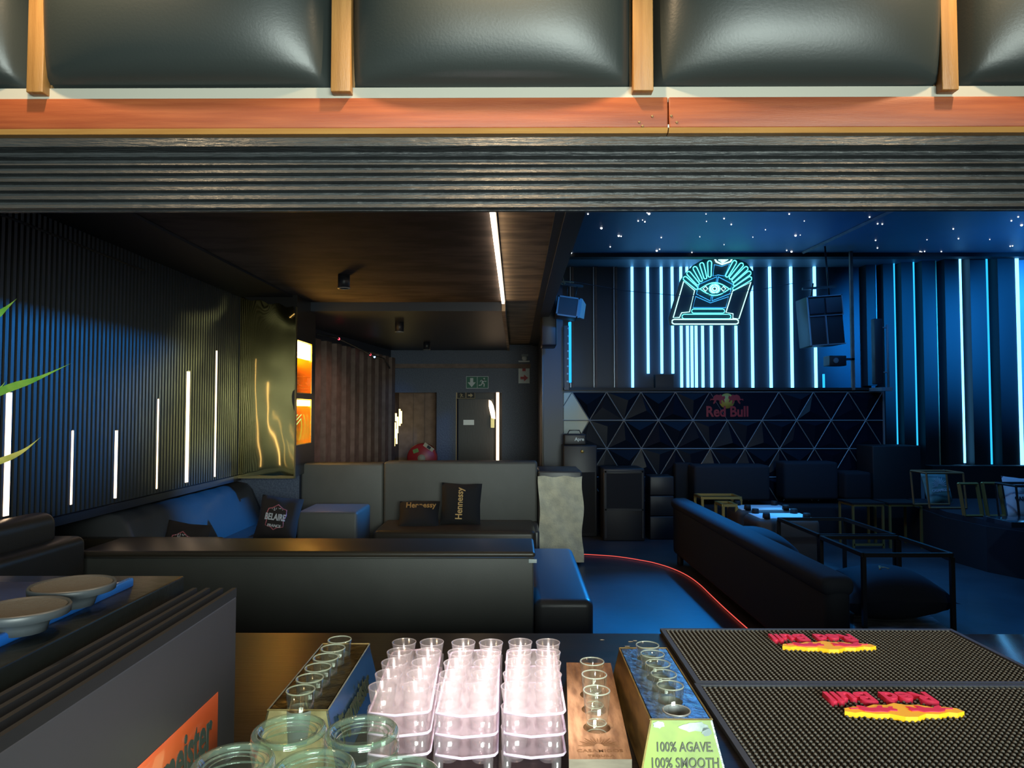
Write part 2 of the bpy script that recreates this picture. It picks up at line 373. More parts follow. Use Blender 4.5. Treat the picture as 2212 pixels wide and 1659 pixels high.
struct('ceiling_bar', MB().box(-4.2, 8.5, -3, 1.9, 3.1, 3.2), 'black_matt')
struct('wall_rear', MB().box(-4.2, -2.3, -3.1, -3, 0, 3.1).box(2.3, 8.5, -3.1, -3, 0, 3.1), 'black_matt')
struct('wall_right', MB().box(8.4, 8.5, -3, 11.2, 0, 3.95), 'led_wall')

# left wall: upright slats on a dark board, ledge, recessed lower part
WX = -2.9
mb = MB().box(WX - .1, WX - .022, .2, 7.45, .95, CZ)
y = .4
while y < 7.4:
    mb.box(WX - .024, WX, y, y + .027, .97, CZ - .02); y += .05
struct('wall_left', mb, 'slat_wall')
struct('wall_left_lower', MB().box(-3.6, -3.5, .2, 13, 0, .95), 'black_matt')
struct('trim_4', MB().box(-3.5, WX + .02, .2, 7.45, .91, .965), 'machine')
struct('trim_5', MB().bar(PX(0, 462, WX + .004), PX(312, 585, WX + .004), .012), 'black_metal')
struct('wall_left_far', MB().box(-3.5, -3.4, 7.4, 13, 0, CZ), 'black_matt')

# brass clad pier hanging at the end of the slatted wall
PL, PR, PY0, PY1, PB, PT = WX, -2.30, 7.40, 8.10, .955, 2.72
mb = MB().box(PL, PR - .24, PY0 + .012, PY1, PB, CZ)
nich = []
for (yt, yb) in ((738, 850), (862, 960)):
    nich.append((PX(655, yb, PR).z, PX(655, yt, PR).z))
nich.sort()
n0, n1 = PX(640, 800, PR).y + .03, PX(674, 800, PR).y
zs = [PB] + [q for n_ in nich for q in n_] + [CZ]
for i in range(0, 6, 2): mb.box(PR - .24, PR, PY0 + .012, PY1, zs[i], zs[i + 1])
for (q0, q1) in nich: mb.box(PR - .24, PR, PY0 + .012, n0, q0, q1).box(PR - .24, PR, n1, PY1, q0, q1)
struct('wall_pier', mb, 'black_metal')
struct('wall_under_pier', MB().box(-3.4, -2.36, 7.75, 8.0, 0, PB), 'navy_wall')
# brass sheet as a bent mesh with a curled upper corner
t = thing('brass_mirror_panel', 'rippled brass mirror sheet with a curled top corner at the end of the slatted wall', 'mirror', (PL, PY0, PB))
mb = MB(); nx, nz = 14, 30; vs = []; fs = []
for j in range(nz + 1):
    for i in range(nx + 1):
        u = i / nx; v = j / nz
        x = PL + .01 + u * (PR - PL - .01); top = PT + .12 * (1 - u)
        z = PB + v * (top - PB)
        yy = PY0 - .004 - .022 * math.sin(v * 6.2 + u * 2.0) * u * (.4 + u) * .6
        if v > .86: yy -= .10 * ((v - .86) / .14) ** 2 * u ** 2.5; z -= .03 * ((v - .86) / .14) * math.sin(u * 9) ** 2
        vs.append((x, yy, z))
for j in range(nz):
    for i in range(nx): q = j * (nx + 1) + i; fs.append((q, q + 1, q + nx + 2, q + nx + 1))
mb.add(vs, fs, True)
mb.build('mirror_sheet', 'brass_sheet', t)
MB().box(PR - .004, PR + .006, PY0 - .03, PY0 + .01, PB - .02, PT).build('edge_trim', 'brass_trim', t)
MB().box(PL, PR, PY0 - .03, PY0 + .0, PB - .02, PB + .006).build('edge_trim', 'brass_trim', t)
for k, (q0, q1) in enumerate(nich[::-1]):
    t = thing('niche_lamp', ('upper' if k == 0 else 'lower') + ' amber glowing box lamp set in the side of the brass clad pier', 'lamp', (PR, (n0 + n1) / 2, q0))
    mb = MB().box(PR - .235, PR - .225, n0, n1, q0, q1).box(PR - .23, PR - .002, n0, n0 + .008, q0, q1).box(PR - .23, PR - .002, n1 - .008, n1, q0, q1)
    mb.box(PR - .23, PR - .002, n0, n1, q0, q0 + .008)
    mb.build('housing', 'amber_metal', t)
    hh = .30 if k == 0 else .13
    MB().box(PR - .05, PR - .015, n0 + .015, n1 - .015, q1 - .01 - hh * (q1 - q0), q1 - .01).build('light_tube', 'amber_glow', t)
    MB().box(PR - .008, PR - .003, n0 + .008, n1 - .008, q0 + .008, q1).build('glass_pane', 'amber_pane', t)
    if k == 1:
        mb = MB()
        for s_ in range(3):
            c0 = Vector((PR - .2, n0 + .06 + s_ * .13, q0 + .02))
            mb.tube([c0 + Vector((.02 * q, .03 * q * q * .4, .06 * q)) for q in range(6)], .005, 6)
        mb.build('curved_tube', 'neon_core', t)

# back wall of the lounge with two openings
BY = 13.0
def bx(x0, x1, yt, yb, Y, d, mb=None, mi=0):
    a, b_, c_, e = rectpx(x0, x1, yt, yb, Y); mb = mb or MB(); mb.box(a, b_, Y, Y + d, c_, e, mi); return mb
xl, x1_, _, zt = rectpx(848, 943, 848, 996, BY); x2_, x3_, _, _ = rectpx(985, 1084, 848, 996, BY)
mb = MB().box(-3.5, xl, BY, BY + .15, 0, CZ).box(x1_, x2_, BY, BY + .15, 0, CZ).box(x3_, .45, BY, BY + .15, 0, CZ)
mb.box(xl, x1_, BY, BY + .15, zt, CZ).box(x2_, x3_, BY, BY + .15, zt, CZ)
struct('wall_back', mb, 'navy_wall')
struct('trim_6', bx(840, 1146, 786, 795, BY - .06, .06), 'fin_brown')
mb = MB().box(xl - .1, x1_ + .1, BY + 1.0, BY + 1.05, 0, 2.3).box(xl - .1, xl - .05, BY + .15, BY + 1, 0, 2.3).box(x1_ + .05, x1_ + .1, BY + .15, BY + 1, 0, 2.3).box(xl - .1, x1_ + .1, BY + .15, BY + 1, 2.2, 2.3)
for k in range(1, 4): mb.box(xl + k * .22, xl + k * .22 + .015, BY + .98, BY + 1, 0, 2.2)
struct('wall_mirror_recess', mb, 'fin_brown')  # recess added in place of a dark mirror
tb = [(772, 601, 660), (776, 805, 940), (800, 790, 860), (814, 820, 965), (833, 752, 900), (846, 770, 880), (784, 900, 1080), (806, 930, 1060), (773, 960, 1095), (794, 870, 1010)]
t = thing('tube_reflection_cluster', 'glowing bars for mirrored yellow LED lines inside the opening above the red hose reel', 'lamp', P(860, 990, BY + .3))
for (x, a, b_) in tb:
    X = 660 + x / 4.096
    MB().bar(P(X, 700 + a / 4.096, BY + .3), P(X, 700 + b_ / 4.096, BY + .3), .022).build('light_tube', 'yellow_reflection', t)  # glowing bars added for the mirror's reflected LED lines
# dark door in the right opening
dz = P(1030, 862, BY + .13).z
t = struct('door_1', MB().box(x2_ + .02, x3_ - .16, BY + .30, BY + .34, 0, dz).box(x2_, x3_, BY + .5, BY + .55, 0, 2.3), 'slat_wall')
MB().box(*[P(x, 900, BY + .29).x for x in (1001, 1024)], BY + .285, BY + .298, P(1010, 918, BY + .29).z, P(1010, 907, BY + .29).z).build('door_plate', 'grey_metal', t)
struct('trim_7', MB().box(x2_, x2_ + .012, BY - .01, BY + .04, 0, zt), 'sign_cream')
o = MB().box(*[P(x, 900, BY).x for x in (1072, 1078)], BY - .01, BY + .02, .7, zt).build('led_strip', 'led_warm'); tag(o, 'pink-white upright light strip on the right edge of the far doorway', 'light strip')
t = thing('crescent_reflection', 'white glowing crescent standing in for a reflection inside the far right doorway', 'lamp', P(1064, 925, BY + .2))
pts = [(1056, 864), (1061, 866), (1066, 876), (1069, 890), (1070, 905), (1062, 903), (1059, 892), (1056, 878)]
o0 = P(1063, 885, BY + .2)
MB().prism([(P(x, y_, BY + .2).x - o0.x, P(x, y_, BY + .2).z - o0.z) for x, y_ in pts][::-1], .03, mx=FACE(o0)).build('reflection_glow', 'led_warm', t)  # glowing shape added in place of a white reflection
bx(1060, 1068, 895, 924, BY + .2, .10).build('reflection_mount', 'brass_trim', t)

# ribbed wall on the left beyond the pier
mb = MB(); A = Vector((-2.93, 8.2, 0)); B = Vector((-2.30, 13.0, 0)); n_ = 13
dv = (B - A) / n_; nrm = Vector((dv.y, -dv.x, 0)).normalized()
mb.hull4([A, B, B - nrm * .1, A - nrm * .1], [q + Vector((0, 0, 2.78)) for q in (A, B, B - nrm * .1, A - nrm * .1)])
struct('wall_ribbed', mb, 'led_wall')
mb = MB()
for k in range(n_):
    a = A + dv * (k + .25); c_ = A + dv * (k + .75)
    base = [a, c_, c_ + nrm * .11, a + nrm * .11]
    mb.hull4(base, [q + Vector((0, 0, 2.6)) for q in base])
struct('trim_8', mb, 'fin_brown')

# column and short wall between lounge and dance floor
struct('wall_partition', MB().box(.40, .46, 9.9, 13.1, 0, SZ), 'led_wall')
a, b_, _, _ = rectpx(1170, 1216, 700, 1000, 9.7)
struct('wall_column', MB().box(a, b_, 9.7, 9.95, 0, SZ), 'led_wall')
o = MB().tube([P(1172, 740, 9.66), P(1172, 860, 9.66), P(1173, 1010, 9.66)], .014, 8).build('cable_conduit', 'pipe'); tag(o, 'thin grey conduit running down the dark column beside the lounge', 'pipe')

# LED wall behind the booth
LW = 10.9
struct('wall_stage', MB().box(.45, 5.85, LW, LW + .1, 0, SZ), 'led_wall')
def rw(px): return LW - max(0, (px - 1880) / 330.) * .75
pA = P(1850, 800, LW + .12); pB = P(2420, 800, rw(2420) + .12)
mb = MB(); q = [Vector((pA.x, pA.y, 0)), Vector((pB.x, pB.y, 0)), Vector((pB.x, pB.y + .1, 0)), Vector((pA.x, pA.y + .1, 0))]
mb.hull4(q, [v + Vector((0, 0, SZ)) for v in q]); struct('wall_stage_right', mb, 'blue_panel')
# LED tubes
G = 'blue LED tubes on the stage wall'
def led(x0, y0, x1, y1, Y, wd, m, label, cat='light tube', group=None, name='led_tube', d=.03):
    a = P(x0, y0, Y); b_ = P(x1, y1, Y); x = (a.x + b_.x) / 2
    # lens verticals lean a little; the tube itself stands straight
    o = MB().box(x - wd / 2, x + wd / 2, Y - d, Y, b_.z, a.z).build(name, m); return tag(o, label, cat, group)
TOPY = 540
tubes = [(1364.5, 1367, 837), (1398, 1400.5, 807), (1427.8, 1429.5, 807), (1451.6, 1453, 807), (1470.4, 1472, 837), (1483, 1486, 837), (1492.5, 1495, 837), (1502, 1504, 837),
         (1516, 1518, 837), (1534.5, 1537, 837), (1558.5, 1561, 837), (1587.5, 1590.5, 837), (1622.3, 1625.6, 838), (1661.8, 1665, 838), (1707, 1711, 838), (1757.4, 1762.5, 838)]
lab = ['leftmost lit blue tube left of the neon crest', 'second lit tube from the left, ending above the small dark box', 'third lit tube from the left, ending above the small dark box', 'fourth lit tube from the left, running behind the crest edge',
       'first full tube of the tight bundle under the crest', 'second tube of the tight bundle under the crest', 'third tube of the tight bundle under the crest', 'fourth tube of the tight bundle under the crest',
       'fifth tube of the bundle under the crest', 'sixth tube under the crest, right of its bundle', 'seventh tube under the crest', 'tube under the right end of the crest base', 'tube touching the right shoulder of the crest', 'first clear tube right of the crest',
       'second clear tube right of the crest', 'tube passing behind the hanging line speaker']
for (a, b_, yb), l in zip(tubes, lab): led(a - .5, TOPY, b_, yb, LW - .02, .036, 'led_blue', 'bright blue-white LED tube, ' + l, group=G)
for (a, b_, l) in ((1231, 1233, 'behind the left hanging speaker'), (1281, 1283, 'midway to the lit tubes'), (1325, 1327, 'just left of the first lit tube')):
    led(a, TOPY, b_, 837, LW - .02, .016, 'grey_metal', 'unlit grey tube, ' + l, group='unlit tubes on the stage wall')
    o = led(a + 5, TOPY, b_ + 5, 837, LW - .005, .03, 'fin_brown', 'brown batten beside an unlit tube, ' + l, cat='batten', name='wall_batten', group='battens on the stage wall')
# right stage wall: projecting fins, each with a tube on its edge
rt = [(1892, 1896, 830, .010, 'grey_metal', 'unlit, at the left end of the blue panels'), (1930, 1941, 960, .014, 'led_blue_mid', 'narrow one left of the dark cabinet edge'), (1973, 1983, 962, .016, 'led_blue_mid', 'second, above the dark cabinet'),
      (2020, 2033, 1015, .012, 'sign_cream', 'unlit beige strip between blue panels'), (2072, 2087, 1000, .026, 'led_blue', 'first bright one right of the unlit strip'), (2129, 2146, 1003, .020, 'led_blue_mid', 'second bright one right of the unlit strip'),
      (2195, 2211, 1010, .045, 'led_blue', 'rightmost and thickest of the upright lights')]
for i, (a, b_, yb, wd, m_, l) in enumerate(rt):
    Y = rw(a) - .16
    x = (P(a, 555, Y).x + P(b_, yb, Y).x) / 2; wfin = .14 + .018 * i
    z0 = P(a, yb, Y).z
    struct('trim_%d' % (9 + i), MB().box(x - wfin - wd / 2, x - wd / 2 - .002, Y + .01, Y + .22, z0 - .02, SZ), 'black_matt')
    o = MB().box(x - wd / 2, x + wd / 2, Y, Y + .03, z0, SZ).build('led_tube' if 'led' in m_ else 'unlit_tube', m_)
    tag(o, 'upright light on the right panelled wall, ' + l, 'light tube', 'upright tubes of the right panelled wall')
a, b_, c_, e = rectpx(2040, 2420, 1000, 1100, 9.3)
struct('trim_20', MB().box(a, b_, 9.55, 9.75, 0, P(2100, 1006, 9.6).z), 'black_matt')

# star lights
st = [(306, 62, 1), (332, 62, 1), (412, 146, 2), (465, 258, 1), (516, 192, 2), (530, 195, 1), (632, 103, 1), (658, 98, 0), (672, 108, 1), (697, 60, 2), (685, 55, 0), (770, 202, 1), (743, 281, 2), (760, 272, 1), (231, 294, 2), (512, 300, 0), (953, 291, 1),
      (1000, 198, 0), (1037, 62, 0), (1040, 106, 0), (1145, 89, 1), (1145, 245, 0), (1188, 124, 1), (1317, 200, 0), (1392, 156, 0), (1534, 62, 1), (1572, 190, 2), (1519, 279, 1), (1548, 286, 2), (1624, 104, 0),
      (1672, 298, 1), (1685, 296, 0), (1985, 45, 0), (2014, 80, 1), (2062, 120, 1), (2090, 122, 1), (2050, 219, 1), (2061, 265, 1), (2316, 286, 1), (2343, 285, 1), (2443, 286, 1), (2357, 216, 0), (2514, 151, 1), (2545, 209, 1), (2732, 214, 0),
      (2861, 102, 1), (2902, 79, 1), (2922, 128, 2), (2854, 254, 1), (2868, 252, 1), (1600, 188, 0), (2326, 288, 0)]
pro = None
for (x, y_, k) in st:
    p = PZ(1150 + x / 2.765, 440 + y_ / 2.765, SZ - .004)
    r = (.005, .008, .0135)[k]
    if pro is None:
        pro = MB().ball((0, 0, 0), 1, 8).build('star_light', 'star'); o = pro
        tag(pro, 'tiny white star light set in the dark blue ceiling', 'light', 'star lights in the blue ceiling')
    else: o = pro.copy(); C.objects.link(o)
    o.location = p; o.scale = (r, r, r)

# ================================================================== NEON CREST
SY = 10.30
def N(x, y_, d=0): return P(1400 + x / 5.53, 540 + y_ / 5.53, SY - d)
t = thing('neon_crest_sign', 'cyan neon crest sign with an eye and feather fan on the stage wall', 'sign', N(680, 900))
def poly_at(pts, d, y0): # polygon in sign plane
    o = N(680, 460, 0); return [(N(*q).x - o.x, N(*q).z - o.z) for q in pts][::-1], o
out = [(262, 900), (245, 815), (390, 360), (440, 280), (540, 180), (640, 120), (760, 80), (800, 40), (1010, 40), (1060, 95), (1180, 150), (1260, 250), (1265, 400), (1110, 830), (1110, 900)]
pg, oo = poly_at(out, 0, 0); mx = FACE(oo); mx.translation.y += .05
MB().prism(pg, .03, mx=mx).build('backing_board', 'led_wall', t)
MB().box(N(820, 0).x, N(830, 0).x, SY + .08, LW - .005, N(0, 300).z, N(0, 290).z).build('bracket', 'black_metal', t)
def rr(x0, x1, y0, y1, n=5):
    r = (y1 - y0) / 2; cyy = (y0 + y1) / 2; pts = []
    for k in range(n + 1): a_ = -PI / 2 + PI * k / n; pts.append((x1 - r + r * math.cos(a_), cyy + r * math.sin(a_)))
    for k in range(n + 1): a_ = PI / 2 + PI * k / n; pts.append((x0 + r + r * math.cos(a_), cyy + r * math.sin(a_)))
    return pts
def loop(ax, ay, bx_, by, wa, wb, n=5): # long loop from outer end a to inner end b
    a_ = Vector((ax, ay)); b2 = Vector((bx_, by)); d = (b2 - a_).normalized(); nn = Vector((-d.y, d.x)); pts = []
    for k in range(n + 1): th = PI * k / n; pts.append(tuple(b2 - d * wb + nn * wb * math.cos(th) + d * wb * math.sin(th)))
    for k in range(n + 1): th = PI * k / n; pts.append(tuple(a_ + d * wa - nn * wa * math.cos(th) - d * wa * math.sin(th)))
    return pts
def ell(cx, cy_, rx, ry, n=20): return [(cx + rx * math.cos(2 * PI * k / n), cy_ + ry * math.sin(2 * PI * k / n)) for k in range(n)]
def neon(lines, name, m, r, lbl=None):
    for pts, cl in lines: MB().tube([N(x, y_, .02) for x, y_ in pts], r, 6, closed=cl).build(name, m, t)
fe = [(425, 325, 590, 465), (470, 262, 605, 415), (550, 200, 640, 375), (635, 152, 688, 345), (735, 128, 735, 325), (1045, 128, 935, 322), (1130, 160, 975, 345), (1188, 205, 1005, 378), (1225, 262, 1020, 420), (1235, 330, 1012, 470)]
neon([(loop(*q, 24, 18), True) for q in fe], 'feather_tube', 'neon', .0075)
neon([(rr(285, 1080, 828, 885), True)], 'base_tube', 'neon_core', .0095)
neon([(rr(405, 990, 768, 822), True), (rr(520, 915, 705, 755), True)], 'step_tube', 'neon', .006)
neon([([(425, 375), (555, 485), (495, 740), (400, 750), (375, 805), (300, 808)], True), ([(1228, 385), (1010, 490), (930, 745), (1015, 762), (1012, 815), (1085, 822)], True)], 'wing_tube', 'neon_core', .0075)
neon([([(568, 555), (745, 632), (960, 558), (928, 690), (535, 688)], True), ([(608, 410), (822, 320), (812, 392)], False), ([(838, 320), (1008, 410), (985, 465)], False), ([(608, 410), (595, 460)], False), ([(838, 320), (828, 392)], False),
      ([(590, 470), (578, 525), (745, 610), (757, 545)], False), ([(990, 470), (978, 522), (762, 608), (775, 545)], False), ([(790, 175), (880, 195), (975, 165), (915, 312), (835, 298), (775, 312)], True)], 'frame_tube', 'neon_dim', .006)
lens = [(590, 465)] + [(620 + 350 * k / 12, 465 - 75 * math.sin(PI * k / 12)) for k in range(13)] + [(990, 465)]
lens2 = [(590, 467)] + [(620 + 350 * k / 12, 465 + 78 * math.sin(PI * k / 12)) for k in range(13)] + [(990, 467)]
neon([(lens, False), (lens2, False), (ell(795, 463, 64, 58), True), (ell(795, 463, 36, 32), True)], 'eye_tube', 'neon', .0075)
neon([(ell(795, 463, 50, 46), True), (ell(795, 463, 24, 20, 10), True), ([(655, 463), (690, 435), (712, 463), (690, 492)], True), ([(872, 463), (898, 435), (928, 463), (898, 492)], True)], 'eye_core', 'neon_core', .008)
neon([([(792, 95), (815, 140), (885, 172), (985, 138), (1008, 95)], False), ([(845, 122), (880, 60), (950, 118), (888, 152)], True), ([(865, 118), (930, 118), (888, 140)], True), ([(870, 105), (925, 105)], False)], 'crown_jewel', 'neon_core', .013)

# ================================================================== DJ BOOTH
BYF = 9.85
x0, x1, _, zt = rectpx(1216, 1910, 843, 1010, BYF)
t = thing('dj_booth', 'long stage booth clad in dark faceted triangle panels under the neon crest', 'booth', ((x0 + x1) / 2, BYF + .4, 0))
MB().box(x0, x1, BYF, BYF + .8, .02, zt).build('body', 'facet', t)
MB().box(x0, x1, BYF - .03, BYF + .82, zt, zt + .035).build('top_board', 'black_matt', t)
pz = P(1500, 847, BYF).z; rh = pz - P(1500, 908, BYF).z; pitch = (P(1900, 900, BYF).x - P(1155, 900, BYF).x) / 10.0
vx0 = P(1235.7, 847, BYF).x
trim = MB()
def vtx(row, k): return Vector((vx0 + pitch * (k + (.5 if row % 2 else 0)), BYF, pz - rh * row))
def inx(p): return x0 + .01 <= p.x <= x1 - .0
def clipseg(a, b_):
    if a.x > b_.x: a, b_ = b_, a
    if b_.x < x0 or a.x > x1: return None
    d = b_ - a
    if a.x < x0: a = a + d * ((x0 - a.x) / d.x)
    if b_.x > x1: b_ = a + (b_ - a) * ((x1 - a.x) / (b_.x - a.x))
    return a, b_
rnd = random.Random(3)
for row in range(4):
    trim.bar(Vector((x0, BYF - .012, pz - rh * row)), Vector((x1, BYF - .012, pz - rh * row)), .011)
for row in range(4):
    for k in range(-1, 10):
        a = vtx(row, k); 
        kk = (k, k + 1) if row % 2 else (k - 1, k)
        for q in kk:
            if row == 0 and a.x > P(1540, 850, BYF).x and a.x < P(1660, 850, BYF).x: continue
            if row == 0 and q in (4,) and k in (5,): continue
            sgm = clipseg(a, vtx(row + 1, q))
            if sgm: trim.bar(sgm[0] + Vector((0, -.012, 0)), sgm[1] + Vector((0, -.012, 0)), .009)
trim.build('edge_trim', 'grey_metal', t)
MB().box(x1 - .02, x1, BYF - .02, BYF, .3, zt).build('edge_trim', 'grey_metal', t)
lx0, lx1 = P(1520, 875, BYF).x, P(1668, 875, BYF).x
for row in range(4):
    for k in range(-1, 10):
        for up in (0, 1):
            if up: a, b_, c_ = vtx(row, k), vtx(row + 1, k if row % 2 else k - 1), vtx(row + 1, k + 1 if row % 2 else k)
            else: a, b_, c_ = vtx(row, k), vtx(row, k + 1), vtx(row + 1, k + 1 if row % 2 else k)
            if min(p.x for p in (a, b_, c_)) < x0 - .01 or max(p.x for p in (a, b_, c_)) > x1 + .04: continue
            cen = (a + b_ + c_) / 3
            if row == 0 and lx0 - .02 < cen.x < lx1 + .02: continue
            if cen.x < P(1262, 900, BYF).x and row < 2: continue
            ap = cen + Vector((rnd.uniform(-.07, .07), -rnd.choice((.02, .035, .06)), rnd.uniform(-.06, .06)))
            s_ = .985
            tri = [cen + (q - cen) * s_ for q in (a, b_, c_)]
            MB().add([*tri, ap], [(0, 1, 3), (1, 2, 3), (2, 0, 3)]).build('facet_panel', 'facet', t)
o = MB().add([P(x, y_, BYF - .006) for x, y_ in ((1218, 848), (1236, 848), (1272, 907), (1253, 940), (1218, 940))], [(0, 1, 2, 3, 4)]).build('lit_panel_paint', 'facet_lit_paint', t); o['label'] = 'end of the panel painted white as if lit'
MB().hull4([P(x, y_, BYF - .004) for x, y_ in ((1503, 906), (1645, 906), (1680, 848), (1532, 848))], [P(x, y_, BYF - .016) for x, y_ in ((1503, 906), (1645, 906), (1680, 848), (1532, 848))]).build('logo_panel', 'facet', t)
text('Red Bull', 'logo_lettering', 'logo_red', t, FACE(P(1571, 890, BYF - .02)), .20, .003, .006, sx=.88)
def bull(mx, mb, mi=0, s_=1, d=.004): # charging bull seen from the side, facing +x
    pts = [(0, .35), (.10, .60), (.30, .70), (.50, .66), (.66, .72), (.78, .55), (.95, .60), (1.0, .42), (.90, .30), (.97, .08), (.86, .10), (.78, .26), (.66, .22), (.72, -.05), (.60, -.02), (.50, .22), (.30, .26), (.20, .05), (.05, -.08), (.02, .04), (.13, .22), (-.12, .28), (-.22, .18), (-.20, .36)]
    mb.prism([(x * s_, y_ * s_) for x, y_ in pts][::-1], d, mi=mi, mx=mx)
mb = MB(); c0 = P(1570, 866, BYF - .018)
mb.lathe([(0, 0), (.105, 0), (.105, .004), (0, .004)], n=24, mx=FACE(c0) @ Matrix.Diagonal((1, 1.0, 1, 1))); mb.build('logo_sun', 'logo_yellow', t)
mb = MB(); bull(FACE(P(1540, 871, BYF - .024)), mb, s_=.17); bull(frame(P(1600, 871, BYF - .024), (-1, 0, 0), (0, 0, 1)), mb, s_=.17); mb.build('logo_bulls', 'logo_red', t)

# ================================================================== STAGE EQUIPMENT
def cabinet(name, label, cat, px, Y, d, m='machine', **kw):
    x0, x1, z0, z1 = rectpx(*px, Y); t = thing(name, label, cat, ((x0 + x1) / 2, Y + d / 2, 0)); z0 = 0 if kw.get('floor', True) else z0
    MB().rbox(x0, x1, Y, Y + d, z0 + .002, z1, .015, 2).build('cabinet_body', m, t)
    return t, x0, x1, z0, z1
t, x0, x1, z0, z1 = cabinet('subwoofer', 'tall dark speaker cabinet under the small radio at the left end of the booth', 'speaker', (1217, 1290, 962, 1140), 9.3, .45)
MB().box(x0 + .03, x1 - .03, 9.285, 9.3, z0 + .05, z1 - .35).build('grille', 'fabric_dark', t); MB().lathe([(0, 0), (.025, 0), (.02, .01), (0, .01)], n=16, mx=FACE((P(1258, 975, 9.3).x, 9.3, P(1258, 975, 9.3).z))).build('badge', 'gold_frame', t)
zz = z1
a, b_, c_, e = rectpx(1218, 1266, 936, 961, 9.4)
t = thing('portable_radio', 'small dark case with a carry handle standing on the tall cabinet by the booth', 'radio', ((a + b_) / 2, 9.5, zz))
MB().rbox(a, b_, 9.38, 9.6, zz, zz + .145, .02, 3).build('case', 'machine', t)
MB().tube([(a + .06, 9.5, zz + .145), (a + .08, 9.5, zz + .19), (b_ - .08, 9.5, zz + .19), (b_ - .06, 9.5, zz + .145)], .008, 6).build('handle', 'black_metal', t)
text('Apre', 'lettering', 'sign_white', t, FACE((b_ - .09, 9.378, zz + .075)), .06, .001, .002)
t, x0, x1, z0, z1 = cabinet('subwoofer', 'dark floor speaker cabinet with a recessed front left of the low blocks', 'speaker', (1303, 1393, 1012, 1150), 9.0, .5)
mb = MB(); 
for q in (.0, 1): mb.box(x0 + .02 + q * (x1 - x0 - .06), x0 + .04 + q * (x1 - x0 - .06), 8.985, 9.0, .04, z1 - .03)
mb.box(x0 + .02, x1 - .02, 8.985, 9.0, z1 - .05, z1 - .03).box(x0 + .02, x1 - .02, 8.985, 9.0, .42 * z1, .42 * z1 + .02); mb.build('grille_frame', 'speaker_grey', t)
MB().box(x0 + .04, x1 - .04, 8.99, 9.0, .45 * z1, z1 - .06).build('grille', 'fabric_dark', t)
for k, (yt, l) in enumerate(((1046, 'topmost'), (1083, 'middle'), (1116, 'lowest'))):
    a, b_, c_, e = rectpx(1404, 1456, yt, yt + 30, 9.1)
    o = MB().rbox(a, b_, 9.1, 9.45, [.56, .30, .0][k], [.80, .555, .295][k], .012, 2).build('equipment_case', 'machine'); tag(o, 'small dark equipment case beside the floor speaker, %s of a stack of three' % l, 'case', 'stack of equipment cases')
t, x0, x1, z0, z1 = cabinet('stage_cabinet', 'black boxy cabinet standing below the blue panels right of the booth', 'cabinet', (1886, 1990, 963, 1100), 9.32, .45, 'black_matt')
MB().box((x0 + x1) / 2 - .003, (x0 + x1) / 2 + .003, 9.494, 9.5, .1, z1 - .03).build('door_gap', 'speaker_grey', t)
o = bx(1416, 1455, 809, 838, LW - .16, .12).build('projector_box', 'machine'); tag(o, 'small dark box fixed under the cut-off blue tubes', 'box')
# hanging speakers
def hangspk(px, Y, tilt, label, name='hanging_speaker', roll=0):
    x0, x1, z0, z1 = rectpx(*px, Y); cx, cz = (x0 + x1) / 2, (z0 + z1) / 2; w_, h_ = x1 - x0, z1 - z0
    t = thing(name, label, 'speaker', (cx, Y, cz), rot=(tilt, roll, 0)) ; return t, w_, h_
t, w_, h_ = hangspk((1203, 1250, 641, 684), 8.6, 0, 'square hanging speaker with pale blue framed grille beside the lounge bulkhead', roll=R(8))
l = lambda mb, n, m_, **k: mb.build(n, m_, t, local=True)
l(MB().rbox(-w_ / 2, w_ / 2, 0, .35, -h_ / 2, h_ / 2, .01, 2), 'cabinet_body', 'machine')
mb = MB(); q = .018
mb.box(-w_ / 2, w_ / 2, -.02, 0, h_ / 2 - q, h_ / 2).box(-w_ / 2, w_ / 2, -.02, 0, -h_ / 2, -h_ / 2 + q).box(-w_ / 2, -w_ / 2 + q, -.02, 0, -h_ / 2, h_ / 2).box(w_ / 2 - q, w_ / 2, -.02, 0, -h_ / 2, h_ / 2)
l(mb, 'grille_frame', 'speaker_frame'); l(MB().box(-w_ / 2 + q, w_ / 2 - q, -.008, 0, -h_ / 2 + q, h_ / 2 - q), 'grille', 'speaker_grey')
l(MB().hull4([(w_ / 2, -.01, -h_ / 2), (w_ / 2 + .03, .0, -h_ / 2 + .01), (w_ / 2 + .03, .0, h_ / 2), (w_ / 2, -.01, h_ / 2)], [(w_ / 2, .3, -h_ / 2), (w_ / 2 + .10, .22, -h_ / 2 + .03), (w_ / 2 + .10, .22, h_ / 2 - .03), (w_ / 2, .3, h_ / 2)]), 'side_panel', 'speaker_frame')
l(MB().tube([(-.02, .15, h_ / 2), (-.03, .15, h_ / 2 + .2)], .008, 6).tube([(.08, .15, h_ / 2), (.09, .15, h_ / 2 + .16)], .008, 6).box(-.24, .16, .12, .18, h_ / 2 + .16, h_ / 2 + .19), 'hanger', 'black_metal')
x0, x1, z0, z1 = rectpx(1170, 1204, 630, 745, 8.9)
o = MB().rbox(x0, x1, 9.0, 9.45, z0, z1, .02, 2).build('hanging_subwoofer', 'machine'); tag(o, 'dark bulky speaker box hung between the bulkhead and the framed speaker', 'speaker')
t, w_, h_ = hangspk((1748, 1824, 638, 745), 9.3, 0, 'tall dark line speaker hung over the right half of the booth', 'line_speaker', roll=R(-4))
l(MB().rbox(-w_ / 2, w_ / 2, .03, .40, -h_ / 2, h_ / 2, .01, 2), 'cabinet_body', 'machine')
